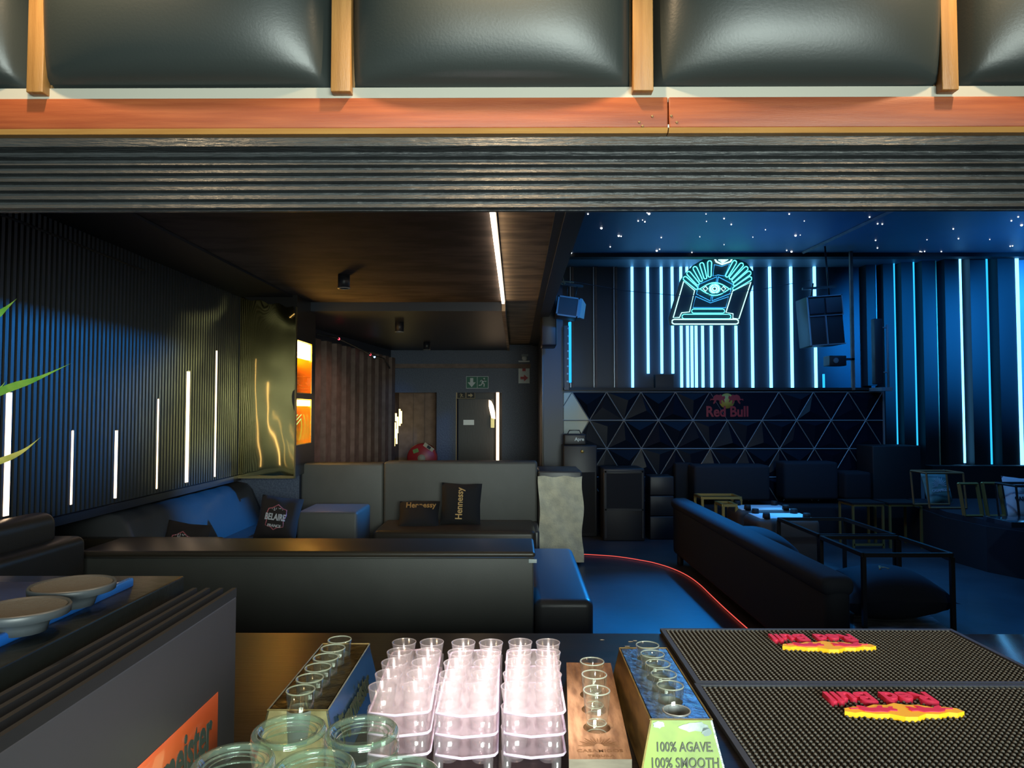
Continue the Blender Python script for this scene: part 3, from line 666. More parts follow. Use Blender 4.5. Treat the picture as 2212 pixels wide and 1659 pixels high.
for sx_ in (-1, 1):
    xa, xb = (-w_ / 2 + .02, -.01) if sx_ < 0 else (.01, w_ / 2 - .01)
    l(MB().rbox(xa, xb, .0, .05, h_ * .14, h_ / 2 - .03, .008, 2), 'horn', 'speaker_grey')
mb = MB().box(-w_ / 2, w_ / 2, .0, .03, h_ / 2 - .012, h_ / 2).box(-w_ / 2, -w_ / 2 + .012, 0, .03, -h_ / 2, h_ / 2).box(w_ / 2 - .012, w_ / 2, 0, .03, h_ * .1, h_ / 2).box(-w_ / 2, w_ / 2, .0, .03, h_ * .09, h_ * .10).box(-.01, .0, 0, .03, -h_ / 2, h_ * .09).box(-w_ / 2, w_ / 2, 0, .03, -h_ / 2, -h_ / 2 + .012)
l(mb, 'grille_frame', 'speaker_frame')
l(MB().tube([(-.1, .2, h_ / 2), (-.05, .2, h_ / 2 + .2)], .01, 6).tube([(.15, .2, h_ / 2), (.15, .2, SZ - P(0, 691, 9.3).z)], .012, 6).box(-.2, .25, .18, .22, h_ / 2 + .12, h_ / 2 + .15), 'hanger', 'black_metal')
x0, x1, z0, z1 = rectpx(1792, 1829, 768, 790, 9.6)
t = thing('stage_spotlight', 'small dark stage light hung under the line speaker', 'stage light', ((x0 + x1) / 2, 9.6, z0))
MB().rbox(x0, x1, 9.6, 9.8, z0, z1, .01, 2).build('lamp_body', 'machine', t); MB().box((x0 + x1) / 2, P(1832, 0, 9.8).x, 9.80, 9.83, z1 - .05, z1 - .02).build('mount', 'machine', t); MB().lathe([(0, 0), (.045, 0), (.03, .012), (0, .01)], n=16, mx=FACE(((x0 + x1) / 2 - .03, 9.6, (z0 + z1) / 2))).build('lens', 'speaker_frame', t)
o = MB().box(P(1826, 0, 9.8).x, P(1832, 0, 9.8).x, 9.8, 9.84, zt, SZ).build('equipment_pole', 'fin_brown'); tag(o, 'slim upright pole behind the line speaker', 'pole')
# light bars
a, b_, c_, e = rectpx(1219, 1229, 703, 835, 9.6)
t = thing('led_light_bar', 'upright black light bar with a row of white lenses below the framed speaker', 'light bar', ((a + b_) / 2, 9.6, c_))
MB().box(a, b_, 9.62, 9.7, zt, e).build('bar_body', 'machine', t)
MB().box(b_, b_ + .035, 9.62, 9.7, zt + .1, e + .05).build('side_glow_strip', 'led_blue_mid', t)['label'] = 'blue lit edge strip'
for k in range(8): MB().ball((P(1225.5 - k * .3, 0, 9.6).x, 9.62, P(1225, 709 + k * 16.4, 9.6).z), .013, 8, sc=(1, .5, 1)).build('lens', 'sign_white', t)
a, b_, c_, e = rectpx(1890, 1908, 688, 830, 9.5)
t = thing('led_light_bar', 'upright black light bar on a pole mount at the right end of the booth', 'light bar', ((a + b_) / 2, 9.5, c_))
MB().rbox(a, b_, 9.5, 9.6, c_, e, .01, 2).build('bar_body', 'machine', t)
mb = MB().tube([(b_ + .07, 9.52, zt - .02), (b_ + .07, 9.52, e - .08)], .014, 6).tube([(b_, 9.52, e - .12), (b_ + .08, 9.52, e - .12)], .01, 6).tube([(b_, 9.52, c_ + .16), (b_ + .08, 9.52, c_ + .16)], .01, 6); mb.box(b_ - .04, b_ + .10, 9.48, 9.825, zt - .02, zt + .03); mb.build('mounting_pole', 'speaker_frame', t)
o = MB().tube([P(1190, 600, 8.7), P(1235, 608, 8.8), P(1350, 628, 9.0), P(1480, 640, 9.2), P(1640, 626, 9.3), P(1750, 605, 9.3)], .004, 5).build('hanging_cable', 'speaker_grey'); tag(o, 'thin cable sagging across the stage between the hanging speakers', 'cable')
mb = MB()
for q in (((1186, 602), (1222, 612)), ((1190, 606), (1240, 610)), ((1214, 590), (1219, 616)), ((1192, 598), (1216, 616))): mb.tube([P(*q[0], 8.3), P(*q[1], 8.35)], .006, 5)
tag(mb.build('dry_twigs', 'wood_strip_side'), 'small dry twig bundle sticking out by the bulkhead edge', 'twigs')
o = bx(1748 - 10, 1752 - 10, 808, 838, 10.4, .02).build('led_tube', 'led_blue_mid'); tag(o, 'short blue light tube behind the booth under the line speaker', 'light tube')
o.location.x += .27

# ================================================================== LOUNGE
# left wall LED tubes
lw = [(22, 10, 848, 1115, .045, 'led_warm', 'leftmost and thickest'), (157, 153, 930, 1090, .018, 'led_warm', 'second from the left'), (253, 250, 930, 1076, .014, 'led_warm', 'third from the left'), (343, 338, 862, 1056, .012, 'led_warm', 'fourth from the left'),
      (409, 402, 803, 1042, .045, 'led_warm', 'fifth from the left, a thick one'), (470, 463, 758, 1030, .014, 'led_warm', 'sixth from the left'), (522, 515, 716, 1018, .020, 'led_warm', 'rightmost, beside the brass mirror')]
for (xa, xb, yt, yb, wd, m_, l_) in lw:
    p = PX((xa + xb) / 2, (yt + yb) / 2, WX); z0, z1 = PX(xb, yb, WX).z, PX(xa, yt, WX).z
    t = thing('light_tube_fixture', 'warm white upright light tube on the slatted wall, ' + l_, 'light tube', (WX, p.y, z0), group='warm light tubes on the slatted wall')
    o = MB().box(WX - .012, WX + .002, p.y - wd / 2, p.y + wd / 2, z0, z1).build('diffuser', m_, t)
    MB().box(WX - .014, WX + .003, p.y - wd / 2 - .004, p.y + wd / 2 + .004, z0 - .015, z0).box(WX - .014, WX + .003, p.y - wd / 2 - .004, p.y + wd / 2 + .004, z1, z1 + .01).build('end_cap', 'black_metal', t)
# ceiling LED and cans
t = thing('ceiling_light_strip', 'long warm white light strip in the slot of the brown lounge ceiling', 'light strip', (-.14, 1.95, CZ))
MB().box(-.158, -.128, 1.95, 7.8, CZ - .035, CZ - .002).build('diffuser', 'led_ceiling', t)
MB().box(-.127, -.121, 1.95, 7.8, CZ - .012, CZ + .03).box(-.159, -.127, 1.95, 7.8, CZ - .001, CZ + .03).build('channel', 'grey_metal', t)
for i, (x, yb, Y, r, l_) in enumerate(((743, 600, 6.3, .052, 'nearest to the bar'), (863, 692, 8.9, .055, 'middle one'), (922, 746, 11.5, .055, 'farthest from the bar'))):
    p = P(x, yb, Y); zc = (CZ if Y < 7.9 else CZ - .10)
    t = thing('ceiling_downlight', 'small black cylinder downlight on the lounge ceiling, ' + l_, 'downlight', (p.x, Y, zc), group='downlights on the lounge ceiling')
    MB().lathe([(0, 0), (r, 0), (r, -.12), (r - .01, -.12), (r - .012, -.10), (0, -.10)], c=(p.x, Y, zc), n=20).build('housing', 'machine', t)
    MB().lathe([(r, -.118), (r + .004, -.118), (r + .004, -.125), (r - .012, -.125)], c=(p.x, Y, zc), n=20).build('rim', 'grey_metal', t)
# string lights on the ribbed wall
t = thing('string_lights', 'dark garland with red and blue bulbs along the top of the ribbed wall', 'string lights', P(700, 725, 8.6))
wp = [P(685, 722, 8.6), P(720, 728, 9.0), P(732, 732, 9.2), P(760, 745, 9.8), P(790, 760, 10.6), P(804, 768, 11), P(830, 775, 11.6), P(842, 795, 12)]
MB().tube(wp, .012, 5).build('wire', 'black_metal', t)
for (x, y_, Y, m_) in ((732, 732, 9.2, 'red_bulb'), (800, 766, 10.9, 'red_bulb'), (809, 771, 11.1, 'blue_bulb')): MB().ball(P(x, y_, Y), .016, 8).build('bulb', m_, t)
# signs
def arrow(s_, d=.002, mx=None, mb=None): # pointing +x
    mb.prism([(-.45, -.16), (.0, -.16), (.0, -.42), (.5, 0), (.0, .42), (.0, .16), (-.45, .16)], d, mx=mx @ Matrix.Diagonal((s_, s_, 1, 1)))
def runner(s_, mx, mb):
    m2 = mx @ Matrix.Diagonal((s_, s_, 1, 1))
    mb.lathe([(0, 0), (.09, 0), (.09, .002), (0, .002)], c=(.14, .38, 0), n=12, mx=m2)
    for a_, b_, w_ in (((.07, .25), (-.05, -.05), .10), ((-.05, -.05), (.16, -.18), .055), ((.16, -.18), (.12, -.45), .05), ((-.05, -.05), (-.16, -.28), .055), ((-.16, -.28), (-.42, -.32), .05), ((.07, .22), (.24, .08), .04), ((.24, .08), (.38, .12), .035), ((.05, .24), (-.16, .22), .04), ((-.16, .22), (-.28, .06), .035)):
        a_ = Vector((*a_, 0)); b_ = Vector((*b_, 0)); d = (b_ - a_).normalized(); nn = Vector((-d.y, d.x, 0)) * w_
        q = [a_ + nn, a_ - nn, b_ - nn, b_ + nn]; mb.prism([(v.x, v.y) for v in q], .002, mx=m2)
a, b_, c_, e = rectpx(1007, 1055, 813, 839, BY - .02)
t = thing('exit_sign', 'green and white exit sign with down arrow and running figure above the far doorway', 'sign', ((a + b_) / 2, BY, c_))
MB().box(a, b_, BY - .03, BY - .001, c_, e).build('sign_board', 'sign_white', t)
mid = (a + b_) / 2; g = .008
MB().box(a + g, mid - g / 2, BY - .033, BY - .03, c_ + g, e - g).box(mid + g / 2, b_ - g, BY - .033, BY - .03, c_ + g, e - g).build('green_field', 'green_exit', t)
mb = MB(); s_ = (e - c_) * .8
arrow(s_, mx=frame(((a + mid) / 2, BY - .036, (c_ + e) / 2), (0, 0, -1), (1, 0, 0)), mb=mb, d=.003); runner(s_, FACE(((b_ + mid) / 2, BY - .036, (c_ + e) / 2)), mb); mb.build('pictograms', 'sign_white', t)
a, b_, c_, e = rectpx(987, 1026, 847, 861, BY + .02)
t = thing('door_sign_reflection', 'sign reflection built as a board, cream running figure and arrow in the far doorway', 'sign', ((a + b_) / 2, BY + .02, c_))
MB().box(a, b_, BY + .02, BY + .04, c_, e).build('sign_board', 'black_matt', t)  # board and figures stand in for a reflected sign
mb = MB(); mid = (a + b_) / 2
for (u, v) in ((a, mid - .005), (mid + .005, b_)): mb.box(u, v, BY + .016, BY + .02, c_, c_ + .008).box(u, v, BY + .016, BY + .02, e - .008, e).box(u, u + .006, BY + .016, BY + .02, c_, e).box(v - .006, v, BY + .016, BY + .02, c_, e)
arrow((e - c_) * .8, mx=FACE(((b_ + mid) / 2, BY + .017, (c_ + e) / 2)), mb=mb); runner((e - c_) * .75, frame(((a + mid) / 2, BY + .017, (c_ + e) / 2), (-1, 0, 0), (0, 0, 1)), mb); mb.build('pictograms', 'sign_cream', t)
a, b_, c_, e = rectpx(1120, 1144, 796, 828, BY - .02)
t = thing('arrow_sign', 'white sign with a red right arrow high beside the dark column', 'sign', ((a + b_) / 2, BY, c_))
MB().box(a, b_, BY - .02, BY - .001, c_, e).box(a, b_, BY - .12, BY - .001, P(1130, 783, BY).z, P(1130, 780, BY).z).build('sign_board', 'sign_white', t)
mb = MB(); arrow((b_ - a) * .72, mx=FACE(((a + b_) / 2, BY - .024, c_ + (e - c_) * .36)), mb=mb); mb.box((a + b_) / 2 - .03, (a + b_) / 2 + .03, BY - .023, BY - .02, e - .05, e); mb.build('red_arrow', 'sign_red', t)
t = thing('security_camera', 'small pale ceiling camera above the red arrow sign', 'camera', P(1133, 770, BY - .15))
MB().ball(P(1133, 774, BY - .15), .05, 12).build('camera_body', 'sign_white', t); MB().box(P(1126, 0, BY).x, P(1140, 0, BY).x, BY - .2, BY - .1, P(0, 771, BY - .15).z, P(0, 766, BY - .15).z).build('mount', 'speaker_frame', t)
# hose reel
hc = P(911, 990, BY - .25); hr = P(943, 990, BY - .25).x - hc.x
t = thing('fire_hose_reel', 'red round fire hose reel with labels standing by the left far opening', 'hose reel', hc)
MB().lathe([(0, -.03), (hr * .9, -.03), (hr, 0), (hr, .03), (hr, .20), (hr * .9, .22), (0, .22)], n=40, mx=frame(hc, (-1, 0, 0), (0, 0, 1))).build('reel', 'hose_red', t)
MB().lathe([(0, 0), (.07, 0), (.07, .008), (0, .008)], n=24, mx=FACE(hc - Vector((0, .034, 0)))).build('hub_label', 'sign_cream', t)
q = FACE(P(926, 966, BY - .29)) @ Matrix.Rotation(R(-35), 4, 'Z'); MB().box(-.10, .10, -.035, .035, 0, .004, mx=q).build('label_sticker', 'sign_cream', t)
MB().box(-.03, .04, -.025, .025, .004, .006, mx=q).build('label_mark', 'black_matt', t)
q = FACE(P(898, 974, BY - .29)) @ Matrix.Rotation(R(20), 4, 'Z'); o = MB().box(-.05, .05, -.035, .035, 0, .004, mx=q).build('label_sticker', 'leaf', t); o['label'] = 'green sticker'
MB().box(hc.x - .03, hc.x + .03, BY - .26, BY, hc.z - .03, hc.z + .03).box(hc.x - .1, hc.x + .1, BY - .02, BY, 0, hc.z + .1).build('bracket', 'hose_red', t)

# --- front bench seen from behind
FY = 4.39
xa, xb = P(170, 1250, FY).x, P(1153, 1250, FY).x; zs_ = P(700, 1205, FY).z; ztop = P(700, 1164, FY + .42).z
t = thing('banquette_sofa', 'long black leather bench seen from behind, just beyond the bar counter', 'sofa', ((xa + xb) / 2, FY + .5, 0))
MB().rbox(xa, xb, FY, FY + .44, .02, zs_ + .01, .012, 3).build('backrest', 'leather', t)
MB().rbox(xa - .01, xb + .01, FY - .012, FY + .46, zs_, ztop, .045, 6).build('top_bolster', 'leather_brown', t)
MB().tube([(xa, FY - .014, zs_ + .004), (xb, FY - .014, zs_ + .004)], .006, 6).build('piping', 'leather', t)
MB().rbox(P(1154, 1250, FY).x, P(1284, 1300, FY).x, FY + .03, 6.1, .06, .47, .05, 6).build('seat', 'leather_blue', t)
MB().rbox(xa + .02, xb - .02, FY + .45, 5.05, .06, .47, .05, 5).build('seat', 'leather_blue', t)
x0 = P(1128, 1212, FY - .002); o = MB().rbox(x0.x, x0.x + .05, FY - .004, FY, x0.z - .012, x0.z + .012, .003, 2).build('torn_patch', 'sign_white', t); o['label'] = 'pale torn spot under the top seam'; o.location.x += .04
# --- left end piece behind it
t = thing('corner_sofa', 'dark brown leather sofa back at the left wall, behind the end of the long bench', 'sofa', (-2.8, 4.5, 0))
MB().rbox(-3.48, -2.1, 5.07, 5.2, .02, P(200, 1163, 5.1).z, .04, 6).build('backrest', 'leather_brown', t)
MB().rbox(-2.875, -2.60, 3.0, 4.33, .02, P(60, 1163, 4.2).z, .05, 6).build('backrest', 'leather_brown', t)
MB().rbox(-2.872, -2.70, 3.0, 4.22, P(60, 1163, 4.2).z - .05, P(60, 1110, 4.1).z, .07, 6).build('headrest', 'leather_brown', t)
# --- sofa along the slatted wall
t = thing('leather_sofa', 'blue lit black leather sofa along the slatted wall below the warm light tubes', 'sofa', (-2.9, 6.4, 0))
mb = MB(); 
sec = [(-3.4, .2), (-3.4, .84), (-3.05, .885), (-2.92, .86), (-2.86, .80), (-2.78, .62), (-2.70, .47), (-2.70, .2)]
ny = 40; vs = []; fs = []
for j in range(ny + 1):
    yy = 5.22 + (7.72 - 5.22) * j / ny
    for i, (x, z) in enumerate(sec):
        bump_ = .018 * abs(math.sin(j / ny * PI * 7)) if 2 <= i <= 4 else 0
        vs.append((x, yy, z + bump_ - .01))
m_ = len(sec)
for j in range(ny):
    for i in range(m_ - 1): q = j * m_ + i; fs.append((q, q + 1, q + m_ + 1, q + m_))
fs.append(list(range(m_))); fs.append([ny * m_ + i for i in range(m_)])
mb.add(vs, fs, True).build('backrest', 'leather_blue', t)
MB().rbox(-2.72, -2.12, 5.25, 7.7, .06, .47, .05, 5).build('seat', 'leather_blue', t)
# --- back booth
t = thing('banquette_sofa', 'high backed black leather booth sofa holding the black pillows', 'sofa', (-.8, 7.8, 0))
bz = P(1000, 997, 7.72).z
MB().rbox(P(829, 0 + 1050, 7.7).x, P(1161, 1050, 7.7).x, 7.68, 7.95, .05, bz, .03, 4).build('backrest', 'leather', t)
MB().rbox(P(648, 1050, 7.7).x, P(827, 1050, 7.7).x, 7.72, 7.95, .05, bz - .02, .03, 4).build('backrest', 'leather', t)
MB().rbox(P(806, 1140, 7.0).x, P(1158, 1140, 7.0).x, 6.95, 7.69, .06, .47, .05, 5).build('seat', 'leather_brown', t)
MB().rbox(P(1153, 1050, 7.4).x - .02, P(1163, 1050, 7.4).x, 7.05, 7.7, .05, .45, .02, 3).build('side_panel', 'leather_blue', t)
t = thing('sofa_arm', 'low leather armrest block with glinting top beside the printed pillow', 'armrest', (-1.8, 7.0, 0))
MB().rbox(P(640, 1130, 6.7).x, P(772, 1130, 6.7).x, 6.7, 7.3, .05, P(760, 1104, 6.75).z, .03, 5).build('arm_block', 'leather', t)
# --- pillows
def pillow(name, label, mat_, mx, w_, h_, t_=.16, grp=None, trims=()):
    t = thing(name, label, 'pillow', mx.translation - Vector((0, 0, h_ / 2 * .9)), group=grp)
    pillow_mb(w_, h_, t_, mx).build('cover', mat_, t); return t
GP = 'black pillows with gold lettering'
mx = frame(P(996, 1090, 7.42), (1, 0, -.03), (.0, .28, 1)); t = pillow('throw_pillow', 'upright black pillow with gold vertical lettering on the booth sofa', 'pillow_black', mx, .42, .45, .15, GP)
text('Hennessy', 'lettering', 'gold_text', t, mx @ Matrix.Translation((-.01, 0, .078)) @ Matrix.Rotation(PI / 2, 4, 'Z'), .098, .002, .0015, sx=.86)
mx = frame(P(905, 1113, 7.35), (1, .05, -.0), (-.10, .75, .75)); t = pillow('throw_pillow', 'slumped black pillow with gold lettering left of the upright one', 'pillow_black', mx, .42, .36, .16, GP)
text('Hennessy', 'lettering', 'gold_text', t, mx @ Matrix.Translation((.02, .07, .075)), .092, .002, .0015, sx=.86)
def belaire(cx, cy_, Y, w_, ang, lbl, lean):
    mx = frame(P(cx, cy_, Y), (math.cos(ang), math.sin(ang), -.10), (.25 * lean, .30, 1)); t = pillow('throw_pillow', lbl, 'pillow_brown', mx, w_, w_, .15, 'dark brown pillows with a pink crest')
    pts = [(-.45, .55), (-.25, .62), (0, .85), (.25, .62), (.45, .55), (.5, .2), (.42, -.2), (.45, -.55), (.15, -.65), (0, -.8), (-.15, -.65), (-.45, -.55), (-.42, -.2), (-.5, .2)]
    q = w_ * .36
    MB().tube([mx @ Vector((x * q * 1.3, y_ * q * .95, .086 - .022 * (abs(x) + abs(y_)))) for x, y_ in pts], .005, 5, closed=True).build('crest_outline', 'pink_line', t)
    text('BELAIRE', 'lettering', 'white_text', t, mx @ Matrix.Translation((0, 0, .084)), .082, .002, .002, sx=.66); text('FRANCE', 'lettering', 'white_text', t, mx @ Matrix.Translation((0, -.075, .070)), .034, .002, .001)
    text('· LUC ·', 'lettering', 'white_text', t, mx @ Matrix.Translation((0, .072, .070)), .036, .002, .001)
belaire(602, 1120, 6.55, .40, -.10, 'dark pillow with pink crest and white lettering leaning near the armrest', -1)
belaire(398, 1180, 5.45, .36, -.15, 'dark pillow with only the top of its pink crest showing above the long bench', -1)
# --- cloth covered step block
a, b_, c_, e = rectpx(1163, 1258, 1018, 1213, 7.6)
t = thing('bench_end_block', 'tall dark bench end with a pale linen cloth hung on its front', 'bench end', ((a + b_) / 2, 7.8, 0))
MB().rbox(a, b_, 7.62, 8.3, .02, e, .02, 3).build('block', 'leather_blue', t)
mb = MB(); vs = []; fs = []; nx, nz = 12, 26
for j in range(nz + 1):
    for i in range(nx + 1):
        u, v = i / nx, j / nz
        vs.append((a + .005 + u * (b_ - a - .0) + .012 * math.sin(v * 11 + 1) * (u > .5) - .012 * math.sin(v * 8) * (u < .5), 7.60 - .010 * math.sin(u * 7 + v * 5) * math.sin(v * 9 + u * 3) - .006, .03 + v * (e - .085) + .008 * math.sin(u * 13) * (v > .9)))
for j in range(nz):
    for i in range(nx): q = j * (nx + 1) + i; fs.append((q, q + 1, q + nx + 2, q + nx + 1))
mb.add(vs, fs, True).build('linen_cloth', 'cloth_cream', t)
# --- red floor strip
fl = [(400, 928), (600, 940), (730, 955), (850, 975), (950, 995), (1080, 1035), (1200, 1090), (1300, 1160), (1400, 1255), (1500, 1350), (1600, 1440), (1700, 1530), (1850, 1680)]
pts = []
fl = [Vector((x, y_, 0)) for x, y_ in fl]
def cr(p0, p1, p2, p3, t_): return .5 * ((2 * p1) + (-p0 + p2) * t_ + (2 * p0 - 5 * p1 + 4 * p2 - p3) * t_ ** 2 + (-p0 + 3 * p1 - 3 * p2 + p3) * t_ ** 3)
for i in range(len(fl) - 1):
    for k in range(5): q = cr(fl[max(0, i - 1)], fl[i], fl[i + 1], fl[min(len(fl) - 1, i + 2)], k / 5); pts.append(PZ(1150 + q.x / 3.607, 940 + q.y / 3.607, .012))
tag(MB().tube(pts, .004, 6).build('floor_light_strip', 'red_led'), 'thin curved red light strip laid on the blue floor', 'light strip')

# ================================================================== DANCE FLOOR FURNITURE
# long dark sofa
A2 = Vector((1.69, 7.75, 0)); B2 = Vector((1.75, 4.06, 0))
t = thing('long_fabric_sofa', 'long dark fabric sofa seen from its back, running away from the counter mats', 'sofa', (2.0, 5.9, 0))
d = (B2 - A2).normalized(); nn = Vector((-d.y, d.x, 0)); nn = nn if nn.x > 0 else -nn
def obox(o, d, nn, l0, l1, w0, w1, z0, z1, r=.05, seg=4):
    mx = Matrix((d, nn, Vector((0, 0, 1)))).transposed().to_4x4(); mx.translation = o
    return MB().rbox(l0, l1, w0, w1, z0, z1, r, seg, mx=mx)
L_ = (B2 - A2).length
obox(A2, d, nn, 0, L_, 0, .15, .10, .65, .05).build('backrest', 'fabric_sofa', t)
obox(A2, d, nn, -.01, L_ + .01, -.02, .17, .58, .695, .05).build('top_roll', 'fabric_sofa', t)
obox(A2, d, nn, .02, L_ - 1.3, .14, .58, .12, .40, .05).build('seat', 'fabric_dark', t)
for q in (.1, L_ - .15): obox(A2, d, nn, q, q + .06, .02, .08, 0, .11, .01, 2).build('foot', 'black_metal', t)
# frame tables
def frame_table(name, label, X0, X1, Y0, Y1, z, th, m_, grp, low=None, top=None, legs=True, rot=None):
    t = thing(name, label, 'table', ((X0 + X1) / 2, (Y0 + Y1) / 2, 0), group=grp)
    h = th / 2
    mb = MB().box(X0, X1, Y0 - h, Y0 + h, z - th, z).box(X0, X1, Y1 - h, Y1 + h, z - th, z).box(X0 - h, X0 + h, Y0, Y1, z - th, z).box(X1 - h, X1 + h, Y0, Y1, z - th, z); mb.build('top_frame', m_, t)
    for x in (X0, X1):
        for y_ in (Y0, Y1): MB().box(x - h, x + h, y_ - h, y_ + h, 0, z - th + .001).build('leg', m_, t)
    if low: MB().box(X0, X1, Y0 - h, Y0 + h, low, low + th).build('low_rail', m_, t)
    if top: MB().box(X0 - .02, X1 + .02, Y0 - .02, Y1 + .02, z, z + .02).build('tabletop', top, t)
    return t
GT = 'empty black metal table frames'
frame_table('table_frame', 'empty black metal table frame nearest the counter mats', 2.60, 3.26, 5.38, 6.12, .57, .03, 'black_metal', GT)
frame_table('table_frame', 'empty black metal table frame against the upturned poufs', 2.62, 3.27, 6.20, 7.15, .57, .03, 'black_metal', GT)
# poufs upside down
def pouf(px, Y, label, d_=.5):
    x0, x1, z0, z1 = rectpx(*px, Y); z1 = .52
    t = thing('pouf', label, 'pouf', ((x0 + x1) / 2, Y + d_ / 2, 0), group='upturned poufs on the dance floor')
    MB().rbox(x0 - .02, x1 + .02, Y, Y + d_, .01, z1, .06, 5).build('body', 'pouf', t)
    o = MB().rbox(x0 + .03, x1 - .03, Y + .05, Y + d_ - .05, z1 - .01, z1 + .006, .003, 2).build('underside_cloth', 'white_sheet', t); o['label'] = 'pale cloth underside facing up'
    for x in (x0 + .1, x1 - .1):
        for y_ in (Y + .07, Y + d_ - .07): MB().lathe([(0, 0), (.04, 0), (.035, .055), (0, .055)], c=(x, y_, z1), n=14).build('foot', 'black_matt', t)
pouf((1600, 1722, 1085, 1150), 8.0, 'upturned brown pouf with pale underside, the farther of two', .50)
pouf((1640, 1770, 1105, 1190), 7.35, 'upturned brown pouf with pale underside, the one touching the black frame', .48)
# gold stools
GG = 'gold metal table frames'
a0 = P(1517, 1073, 8.75); a1 = P(1600, 1073, 8.75)
frame_table('gold_frame_stool', 'gold metal stool frame standing behind the far end of the dark sofa', a0.x, a1.x, 8.75, 9.1, a0.z, .03, 'gold_frame', GG, low=.1)
a0 = P(1562, 1089, 8.15); a1 = P(1590, 1089, 8.15)
frame_table('gold_frame_stool', 'gold metal stool frame squeezed between the dark sofa and the far pouf', a0.x, a0.x + .15, 8.15, 8.45, a0.z, .03, 'gold_frame', GG)
a0 = P(1838, 1084, 8.6); a1 = P(1902, 1084, 8.6)
frame_table('gold_leg_table', 'dark topped side table with gold legs, left of its twin', a0.x, a1.x, 8.55, 8.9, .52, .024, 'gold_frame', 'gold legged side tables', low=.03, top='black_matt')
a0 = P(1917, 1084, 8.6); a1 = P(1984, 1084, 8.6)
frame_table('gold_leg_table', 'dark topped side table with gold legs, right of its twin', a0.x, a1.x, 8.55, 8.9, .52, .024, 'gold_frame', 'gold legged side tables', top='black_matt')
# low blocks and sofa cushions before the booth
def block(px, Y, d_, label, m_='fabric_sofa', z0=None, name='seat_cushion', cat='cushion', floor=False, r=.04):
    x0, x1, zb, z1 = rectpx(*px, Y)
    o = MB().rbox(x0, x1, Y, Y + d_, 0.01 if floor else zb, z1, r, 4).build(name, m_); return tag(o, label, cat)
t = thing('low_sofa', 'low dark sofa seat running along the front of the stage booth', 'sofa', (3.6, 9.3, 0))
x0, x1, zb, z1 = rectpx(1462, 1875, 1090, 1130, 9.15)
MB().rbox(x0, x1, 9.15, 9.70, .01, .42, .03, 3).build('seat', 'fabric_dark', t)
x0, x1, zb, z1 = rectpx(1395, 1500, 1000, 1090, 9.6); MB().rbox(x0 + .4, x1, 9.62, 9.76, .42, z1, .03, 3).build('backrest', 'fabric_dark', t)
block((1500, 1664, 1005, 1082), 9.25, .36, 'wide navy back cushion on the low sofa under the crest logo', 'fabric_sofa')
block((1694, 1812, 998, 1080), 9.35, .32, 'narrower navy back cushion right of the wide one', 'fabric_sofa')
block((1825, 1884, 1020, 1080), 9.2, .36, 'dark boxy cushion right of the navy cushions', 'fabric_dark')
# big floor cushion
c0 = PZ(1898, 1262, .24)
mx = frame((c0.x, 5.72, .20), (1, 0, 0), (0, 1, .05)); t = thing('floor_cushion', 'big dark blue cushion lying under the nearest black table frame', 'cushion', (c0.x, 5.72, 0))
pillow_mb(.86, .62, .40, mx, pinch=.35).build('cover', 'fabric_sofa', t)
text('A', 'printed_mark', 'gold_text', t, mx @ Matrix.Translation((-.02, -.02, .195)), .12, .004, .0)
c0 = P(1700, 1180, 7.0)
t = thing('floor_cushion', 'dark blue cushion resting on the seat of the long dark sofa', 'cushion', (2.15, 6.1, .42)); pillow_mb(.5, .7, .24, frame((2.10, 6.2, .50), (1, 0, -.2), (0, 1, 0)), pinch=.3).build('cover', 'fabric_sofa', t)
# marble patch
q = [PZ(x, y_, .006) for x, y_ in ((1838, 1420), (2105, 1400), (1975, 1306), (1846, 1308))]
o = MB().hull4(q, [v + Vector((0, 0, .006)) for v in q]).build('floor_mat', 'rug'); tag(o, 'worn pale grey floor mat under the nearest black table frame', 'mat')
# right platform bench
t = thing('platform_bench', 'dark padded platform bench along the right wall holding stools and pillows', 'bench', (5.8, 8.2, 0))
pl = [(4.95, 9.1), (4.72, 7.9), (4.78, 7.3), (5.1, 6.6), (6.9, 5.4), (8.3, 5.4), (8.3, 9.2)]
MB().prism(pl, .46).build('base', 'fabric_dark', t)
pl2 = [(x + (.03 if x < 8 else 0), y_) for x, y_ in pl]; mx = Matrix.Translation((0, 0, .46)); MB().prism(pl2, .06, mx=mx).build('seat_pad', 'fabric_sofa', t)
SB = .52
a = PZ(2100, 1110, SB)
# white/teal pillows
c0 = P(2036, 1052, 8.5)
mx = frame((c0.x, 8.62, SB + .20), (1, .25, .06), (.14, .3, 1)); t = pillow('throw_pillow', 'teal pillow with a white sunburst behind the brown stool frame', 'pillow_teal', mx, .36, .40, .14, 'printed pillows on the platform bench')
def sunburst(mx, r, n=13, lo=0, hi=PI, tk=.004, d=.002):
    mb = MB()
    for k in range(n):
        a_ = lo + (hi - lo) * k / (n - 1); r0 = r * .22; r1 = r * (1 if k % 2 == 0 else .82)
        u = Vector((math.cos(a_), math.sin(a_), 0)); v = Vector((-u.y, u.x, 0))
        q = [u * r0 + v * tk * .3, u * r0 - v * tk * .3, u * r1 * .7 - v * tk, u * r1, u * r1 * .7 + v * tk]
        mb.prism([(p.x, p.y) for p in q], d, mx=mx)
    return mb
sunburst(mx @ Matrix.Translation((-.02, .0, .074)), .12).build('sunburst', 'pillow_white', t)
text('CASAMIGOS', 'lettering', 'pillow_white', t, mx @ Matrix.Translation((-.02, -.05, .070)), .045, .002, .001)
c0 = P(2212, 1085, 7.55)
